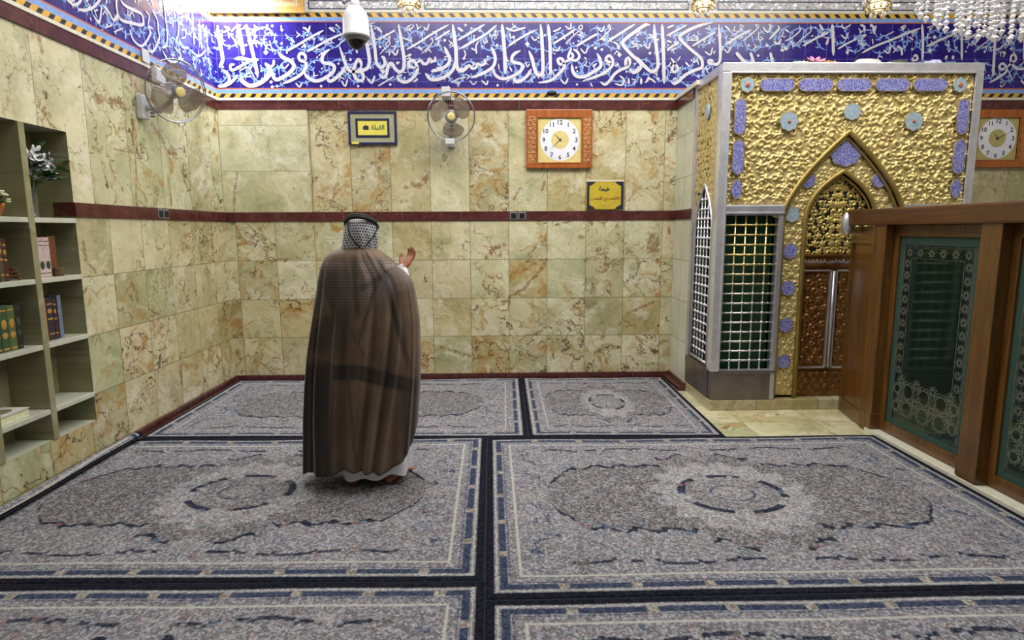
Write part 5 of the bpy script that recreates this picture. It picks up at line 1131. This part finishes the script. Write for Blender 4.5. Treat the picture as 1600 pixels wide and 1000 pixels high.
# ------------------------------------------------------------------ wall fans
def fan(loc, nrm, R, wall, label, mount, rot=0.):
    e = empty('wall_fan', loc, label, 'fan', 'wall fans'); C0 = Vector(loc); n = Vector(nrm).normalized(); q = n.to_track_quat('Z', 'Y').to_matrix()
    w = lambda x, y, z: tuple(C0+q @ Vector((x, y, z)))
    mb = MB(); mb.tube([w(R*cos(a), R*sin(a), 0) for a in np.linspace(0, 2*pi, 48, endpoint=False)], .0055, 8, closed=True)
    mb.tube([w(R*.98*cos(a), R*.98*sin(a), -.02) for a in np.linspace(0, 2*pi, 48, endpoint=False)], .004, 8, closed=True); mb.build('guard_ring', M_wire, e)
    for sgn, nm in ((1, 'front_guard'), (-1, 'rear_guard')):
        mb = MB()
        for k in range(44):
            a = 2*pi*k/44; mb.tube([w(r*cos(a+.25*(1-r/R)), r*sin(a+.25*(1-r/R)), sgn*.062*(1-(r/R)**2)**.6-(.01 if sgn < 0 else 0)) for r in (R*.20, R*.45, R*.7, R*.88, R)], .0008, 3)
        for r in (R*.45, R*.7): mb.tube([w(r*cos(a), r*sin(a), sgn*.062*(1-(r/R)**2)**.6) for a in np.linspace(0, 2*pi, 40, endpoint=False)], .0011, 4, closed=True)
        mb.build(nm, M_wire, e)
    mb = MB(); M = q; mb.ball(w(0, 0, .066), (R*.17, R*.17, .010), 0, 18, 8, M); h = mb.build('hub_badge', M_dface, e)
    MB().tube([w(R*.2*cos(a), R*.2*sin(a), .062) for a in np.linspace(0, 2*pi, 24, endpoint=False)], .004, 6, closed=True).build('badge_ring', M_gplast, e)
    for k in range(3):
        a0 = rot+2*pi*k/3; P = np.zeros((8, 9, 3))
        for i, r in enumerate(np.linspace(R*.14, R*.88, 8)):
            hw = (.22+.56*sin(pi*min(1, (i/7)*.72+.12)))*(1 if i < 7 else .55)
            for j, s in enumerate(np.linspace(-1, 1, 9)): a = a0+s*hw+.35*i/7; P[i, j] = w(r*cos(a), r*sin(a), .022*s*(1-.3*i/7))
        MB().grid(P).build('blade', M_blade, e)
    MB().cyl(w(0, 0, -.02), w(0, 0, .02), R*.15, n=18).build('blade_hub', M_gplast, e)
    mt = MB(); mt.ball(w(0, 0, -.085), (.065, .065, .07), 0, 18, 12, M).cyl(w(0, 0, -.15), w(0, 0, -.05), .058, .062, 20); mt.build('motor_housing', M_wplast, e)
    J = C0+q @ Vector((0, 0, -.10)); B_ = Vector(mount)
    MB().tube([tuple(J), tuple(J+Vector((0, 0, -.09))), tuple((J+B_)/2+Vector((0, 0, -.10))), tuple(B_)], [.02, .02, .022, .026], 12).build('support_arm', M_wplast, e)
    mb = MB(); d = Vector(wall)
    if abs(d.x) > .5: mb.box((XL+.001, B_.y-.045, B_.z-.10), (XL+.055, B_.y+.045, B_.z+.09), bev=.012)
    else: mb.box((B_.x-.045, D-.055, B_.z-.10), (B_.x+.045, D-.001, B_.z+.09), bev=.012)
    mb.build('wall_base', M_wplast, e)
    k = MB(); kx = B_+d*.03
    for zz_ in (-.05, -.075): k.cyl(kx+Vector((0, 0, zz_)), kx+d*.03+Vector((0, 0, zz_)), .009, n=10)
    k.build('switch_knob', M_gplast, e); return e, w
c1 = at(705, 182, Y=6.30); e, w = fan(tuple(c1), (.05, -1, -.18), .233, (0, -1, 0), 'round wall fan on the back wall between the small blue-framed sign and the wooden clock', (c1[0]-.03, D-.05, c1[2]-.16), .4)
q = at(697, 144, Y=6.45); MB().box((q[0]-.045, 6.40, q[2]-.05), (q[0]+.045, 6.60, q[2]+.045), bev=.01).tube([(q[0], 6.5, q[2]+.04), (q[0]+.02, 6.5, q[2]+.07), (q[0]+.03, 6.52, q[2]+.05)], .005, 6).build('top_bracket', M_wplast, e)
q = at(703, 221, Y=6.28); MB().box((q[0]-.045, 6.26, q[2]-.028), (q[0]+.045, 6.31, q[2]+.028), bev=.006).build('lower_clip', M_wplast, e)
fan((-2.62, 5.27, 2.757), (.80, -.56, -.22), .245, (1, 0, 0), 'round wall fan with brown blades high on the left wall, lit by the corner lamp', (XL+.06, 5.18, 2.62), 1.45)
q = at(241, 118, X=XL); tag(MB().box((XL+.002, q[1]-.07, q[2]-.06), (XL+.06, q[1]+.07, q[2]+.06), bev=.012).build('junction_box', M_wplast), 'small white junction box on the maroon band behind the left wall fan', 'junction box')
q = at(222, 87, X=XL); tag(MB().box((XL+.024, q[1]-.05, q[2]-.055), (XL+.032, q[1]+.05, q[2]+.05), bev=.002).build('paper_label', M_wplast), 'white paper label stuck over the striped border on the left wall', 'label')

# ------------------------------------------------------------------ clocks and signs
def clock(px, fpx, ctr, rdial, hands, label, plate, Y0=D-.002):
    a = at(px[0], px[3], Y=Y0-.03); b = at(px[2], px[1], Y=Y0-.03); c = at(fpx[0], fpx[3], Y=Y0-.03); d = at(fpx[2], fpx[1], Y=Y0-.03)
    e = empty('wall_clock', ((a[0]+b[0])/2, Y0, (a[2]+b[2])/2), label, 'clock'); y = Y0-.045
    o = MB().box((a[0], y, d[2]), (b[0], Y0, b[2]), bev=.008).box((a[0], y, a[2]), (b[0], Y0, c[2]), bev=.008).box((a[0], y, c[2]), (c[0], Y0, d[2])).box((d[0], y, c[2]), (b[0], Y0, d[2])).build('wooden_case', M_clock, e)
    for x0, x1 in ((a[0]+.018, c[0]-.022), (d[0]+.022, b[0]-.018)):
        A, B, H = relief(max(.03, x1-x0), d[2]-c[2]+.03, .004, int(x0*50)+60, .007, False, big=.55)
        fastgrid('carved_side_panel', np.stack([A+x0, y-.001-H, B+c[2]-.015], -1), M_clock2, e)
    MB().box((c[0]-.012, y-.004, c[2]-.012), (d[0]+.012, y+.01, c[2])).box((c[0]-.012, y-.004, d[2]), (d[0]+.012, y+.01, d[2]+.012)).box((c[0]-.012, y-.004, c[2]), (c[0], y+.01, d[2])).box((d[0], y-.004, c[2]), (d[0]+.012, y+.01, d[2])).build('inner_moulding', M_clock, e)
    MB().box((c[0], Y0-.03, c[2]), (d[0], Y0-.02, d[2])).build('face_plate', plate, e)
    q = at(*ctr, Y=Y0-.03); r = rdial; f = lambda u, v, h: (q[0]+u, Y0-.031-h, q[2]+v); g = MB()
    g.add([f(r*cos(t), r*1.04*sin(t), 0) for t in np.linspace(0, 2*pi, 48, endpoint=False)], [tuple(range(48))]); dl_ = g.build('dial', M_dial, e)
    g = MB(); g.add([f(r*.45*cos(t), r*.45*sin(t), .0008) for t in np.linspace(0, 2*pi, 32, endpoint=False)], [tuple(range(32))]); g.build('dial_centre', plate, dl_)
    for k in range(1, 13): g = MB(); t = pi/2-k*pi/6; textmesh(str(k), .062*r/.2, lambda u, v: f(u, v, .0012), 0, g, r*.83*cos(t), r*.86*sin(t), None, .0012); g.build('numeral', M_sblk, dl_)
    for t, l, w_ in hands:
        g = MB(); dx_, dz_ = sin(t), cos(t); g.add([f(-dz_*w_-dx_*.02, dx_*w_-dz_*.02, .004), f(dz_*w_-dx_*.02, -dx_*w_-dz_*.02, .004), f(dx_*l, dz_*l, .004)], [(0, 1, 2)]); g.build('hand', M_blackp, e)
    g = MB(); g.ball(f(0, 0, .004), (.008, .003, .008), 0, 10, 6); g.build('hand_pin', M_blackp, e)
clock((822, 171, 926, 263), (840.5, 184, 908.5, 254), (875, 218.5), .205, ((-.76, .095, .006), (-2.33, .15, .004)), 'square wooden wall clock with carved sides and a gilt dial, right of the middle fan', M_dface)
clock((1504, 171, 1612, 262), (1523, 184, 1593, 250), (1558, 216), .205, ((-.62, .07, .006), (1.13, .15, .005)), 'square wooden wall clock with a khaki dial plate, partly hidden right of the shrine', M_dface2)
def frame_sign(px): a = at(px[0], px[3], Y=D-.02); b = at(px[2], px[1], Y=D-.02); return a[0], a[2], b[0], b[2]
x0, z0, x1, z1 = frame_sign((545.5, 174, 619, 226)); cx_, cz_ = (x0+x1)/2, (z0+z1)/2
e = empty('framed_sign', (cx_, D, cz_), 'small blue-framed yellow sign with a black cube and Arabic word on the back wall', 'sign')
def border(x0, z0, x1, z1, w, y0, y1, name, mat, par):
    m_ = MB(); m_.box((x0, y0, z0), (x1, y1, z0+w)).box((x0, y0, z1-w), (x1, y1, z1)).box((x0, y0, z0+w), (x0+w, y1, z1-w)).box((x1-w, y0, z0+w), (x1, y1, z1-w)); return m_.build(name, mat, par)
border(x0, z0, x1, z1, .022, D-.03, D-.001, 'outer_frame', M_navy2 if 'M_navy2' in globals() else pmat('dark_blue_frame', rgb(30, 34, 78), .35), e)
MB().box((x0+.022, D-.02, z0+.022), (x1-.022, D-.004, z1-.022)).build('patterned_mount', M_beige, e)
border(x0+.075, z0+.072, x1-.075, z1-.072, .022, D-.026, D-.019, 'inner_frame', pmat('dark_blue_line', rgb(24, 28, 62), .35), e)
sb = MB().box((x0+.097, D-.024, z0+.094), (x1-.097, D-.02, z1-.094)).build('yellow_panel', M_paper, e)
g = MB(); textmesh('\uFE94\uFEE0\uFE92\uFED8\uFEDF\uFE8D', .1, lambda u, v: (u, D-.0248, v), 0, g, cx_+.055, cz_+.002, .135, .003); g.build('sign_writing', M_sgreen, sb)
g = MB(); f = lambda u, v: (u, D-.0248, v); g.add([f(cx_-.098, cz_-.016), f(cx_-.040, cz_-.020), f(cx_-.040, cz_+.018), f(cx_-.072, cz_+.028), f(cx_-.098, cz_+.014)], [(0, 1, 2, 3, 4)]); g.build('cube_symbol', M_sblk, sb)
MB().box((x0+.03, D-.032, z0+.004), (x0+.105, D-.0305, z0+.028)).build('yellow_tab', M_paper, e)
x0, z0, x1, z1 = frame_sign((916, 281, 975, 328)); cx_, cz_ = (x0+x1)/2, (z0+z1)/2
e = empty('plaque_sign', (cx_, D, z0), 'yellow plaque with Arabic writing standing on the maroon band below the clock', 'sign')
MB().box((x0, D-.028, z0+.006), (x1, D-.002, z1), bev=.003).build('plaque_board', M_paper2, e)
bd2 = MB()
for q in ((x0+.004, z0+.008, x0+.030, z1-.02), (x1-.030, z0+.008, x1-.004, z1-.02)): bd2.box((q[0], D-.030, q[1]), (q[2], D-.0275, q[3]))
for sx in (-1, 1):
    xc = x0+.030 if sx < 0 else x1-.030
    for (zz_, k) in ((z0+.008, 1), (z1-.02, -1)): bd2.add([(xc, D-.0295, zz_), (xc-sx*.065, D-.0295, zz_), (xc-sx*.045, D-.0295, zz_+k*.022), (xc, D-.0295, zz_+k*.045)], [(0, 1, 2, 3)])
bd2.build('dark_border', M_sblk, e)
MB().box((x0, D-.031, z1-.018), (x1, D-.027, z1-.002)).build('pale_top_edge', M_cream, e)
g = MB(); textmesh('\uFE94\uFEE4\uFEF4\uFEA7', .06, lambda u, v: (u, D-.0288, v), 0, g, cx_-.01, z0+.215, .115, .003)
g.build('sign_writing', M_sblk, e)
g = MB(); textmesh('\uFEE6\uFEB4\uFEA4\uFEDF\uFE8D \uFEE6\uFE91 \uFEE2\uFEB3\uFE8E\uFED8\uFEDF\uFE8D', .06, lambda u, v: (u, D-.0288, v), 0, g, cx_, z0+.115, .30, .0022); g.build('sign_writing', M_sred, e)
g = MB()
for k in range(9): x = cx_-.07+k*.017; ribbon(g, [np.array([x, z0+.035]), np.array([x+.006, z0+.048]), np.array([x+.013, z0+.036])], .004, lambda u, v: (u, D-.0288, v))
g.build('small_line', M_sgreen, e)
# gilded frame above the frieze in the corner
xa = XL+.03; xb = at(475, 10, Y=D-.03)[0]; zb = at(420, 21, Y=D-.03)[2]
e = empty('gilded_frame', ((xa+xb)/2, D, zb), 'large gilded wooden frame above the tile frieze in the corner', 'frame')
border(xa, zb, xb, 4.55, .062, D-.05, D-.001, 'outer_moulding', M_gframe, e); border(xa+.062, zb+.05, xb-.062, 4.5, .012, D-.04, D-.01, 'white_fillet', M_white, e)
MB().box((xa+.07, D-.03, zb+.06), (xb-.07, D-.01, 4.49)).build('panel', pmat('tan_panel', rgb(206, 176, 122), .5), e)
g = MB(); rn = random.Random(2); x = xa+.1
while x < xb-.1: ribbon(g, catmull([(x, zb+.10), (x+.012, zb+.13+rn.uniform(-.01, .03)), (x+.028, zb+.105)], 3), .006, lambda u, v: (u, D-.0305, v)); x += .036
g.build('painted_script', M_sred, e)
# sockets in the maroon band, small black sensor
for (u, v, pl, lb) in ((809, 337.5, 'b', 'black double socket in the maroon band of the back wall'), (253, 335.5, 'l', 'black double socket in the maroon band of the left wall')):
    q = at(u, v, Y=D) if pl == 'b' else at(u, v, X=XL); e = empty('double_socket', tuple(q), lb, 'socket'); zc = (ZM0+ZM1)/2
    for i, s in enumerate((-1, 1)):
        w2 = .085 if pl == 'b' else .06
        for nm, g_, mt_, dd_ in (('socket_plate', .04, M_gplast, .018), ('socket_insert', .028, M_blackp, .023)):
            if pl == 'b': MB().box((q[0]+s*.045-g_, D-dd_, zc-g_), (q[0]+s*.045+g_, D-.011, zc+g_), bev=.003).build(nm, mt_, e)
            else: MB().box((XL+.011, q[1]+s*.045-g_, zc-g_), (XL+dd_, q[1]+s*.045+g_, zc+g_), bev=.003).build(nm, mt_, e)
q = at(862, 146, Y=D); tag(MB().ball((q[0], D-.022, q[2]), (.05, .022, .024), 0, 16, 8).build('cable_grommet', M_blackp), 'small black oval grommet in the striped tile border above the clock', 'grommet')

# ------------------------------------------------------------------ dome camera and lamps
cxm = at(556, 35, Y=5.)[0]; zt_, zb_ = at(556, 11, Y=5.)[2], at(556, 50, Y=4.9)[2]
e = empty('dome_camera', (cxm, 5., zt_), 'white dome security camera hanging in front of the tile frieze', 'camera')
MB().lathe((cxm, 5., 0), [(0, zt_+.0), (.05, zt_+.0), (.082, zt_-.035), (.097, zt_-.09), (.101, zb_+.01), (.104, zb_+.004), (.104, zb_-.012), (.086, zb_-.016), (0, zb_-.014)], 32).build('housing', M_wplast, e)
MB().ball((cxm, 5., zb_-.012), (.072, .072, .088), 0, 24, 14).build('dark_dome', M_dome, e); MB().lathe((cxm, 5., zb_-.016), [(.060, 0), (.086, 0), (.082, -.02), (.064, -.024)], 28).build('dome_ring', M_gplast, e)
MB().cyl((cxm, 5., zt_-.01), (cxm, 5., 4.95), .022, n=14).cyl((cxm, 5., zt_-.005), (cxm, 5., zt_+.05), .038, .03, 16).build('hanging_pole', M_wplast, e)
q = at(538, 3, Y=5.); MB().tube([(cxm, 5., zt_+.06), (q[0]+.03, 5., q[2]+.01), tuple(q)], .009, 8).ball(tuple(q), .018, 0, 10, 8).build('cable_gland', M_gplast, e)
M_bulb = NT('warm_bulb'); M_bulb.b.inputs['Emission Color'].default_value = (1, .82, .5, 1); M_bulb.b.inputs['Emission Strength'].default_value = 1.6; M_bulb = M_bulb.set(Base_Color=(1, .9, .7, 1))
for u, v, r, lb in ((640, 21, .115, 'small golden crystal lamp hanging nearest the dome camera'), (1098, 24, .115, 'small golden crystal lamp hanging above the left corner of the shrine'), (1371, 26, .12, 'small golden crystal lamp hanging above the middle of the shrine')):
    q = at(u, v, Y=5.7); x, y, z = q; e = empty('crystal_lamp', (x, y, z+.12), lb, 'lamp', 'small golden crystal lamps')
    MB().cyl((x, y, z+.24), (x, y, 4.95), .008, n=8).build('hanging_rod', M_brass, e)
    for k, (rr, zz_) in enumerate(((r, z+.16), (r*.8, z+.10), (r*.5, z+.05))):
        MB().tube([(x+rr*cos(a), y+rr*sin(a), zz_) for a in np.linspace(0, 2*pi, 28, endpoint=False)], .006, 6, closed=True).build('brass_hoop', M_brass, e)
        n = (16, 12, 7)[k]; mb = MB()
        for i in range(n):
            a = 2*pi*i/n+k*.2; px_, py_ = x+rr*cos(a), y+rr*sin(a)
            mb.lathe((px_, py_, zz_-.055), [(0, 0), (.011, .014), (.008, .03), (0, .05)], 6, smooth=False)
        o = mb.build('crystal_drops', M_brass if k == 1 else M_crystal, e); o['kind'] = 'stuff'
    MB().ball((x, y, z+.11), (r*.55, r*.55, .06), 0, 16, 10).build('bulb', M_bulb, e)
    MB().lathe((x, y, z+.16), [(r*.9, 0), (r*.7, .04), (.02, .07), (0, .08)], 20).build('brass_cap', M_brass, e)
q = at(1646, -16, Y=3.7); x, y, z = q; e = empty('crystal_chandelier', (x, y, z), 'large crystal chandelier hanging into the upper right corner of the photo', 'chandelier')
MB().cyl((x, y, z+.3), (x, y, 4.95), .015, n=10).build('hanging_rod', M_brass, e)
for k, (rr, zz_, n, nb) in enumerate(((.66, z+.12, 38, 6), (.55, z+.06, 32, 7), (.42, z-.01, 24, 7), (.28, z-.06, 16, 7), (.13, z-.10, 8, 7))):
    MB().tube([(x+rr*cos(a), y+rr*sin(a), zz_+.10) for a in np.linspace(0, 2*pi, 40, endpoint=False)], .007, 6, closed=True).build('silver_hoop', M_silver2, e)
    for i in range(n):
        a = 2*pi*i/n+k*.13; mb = MB(); px_, py_ = x+rr*cos(a), y+rr*sin(a)
        for j in range(nb): mb.lathe((px_, py_, zz_+.09-j*.030), [(0, .015), (.017, 0), (0, -.015)], 6, smooth=False)
        mb.lathe((px_, py_, zz_+.09-nb*.030), [(0, .014), (.022, -.008), (0, -.040)], 6, smooth=False); mb.build('crystal_strand', M_crystal, e)
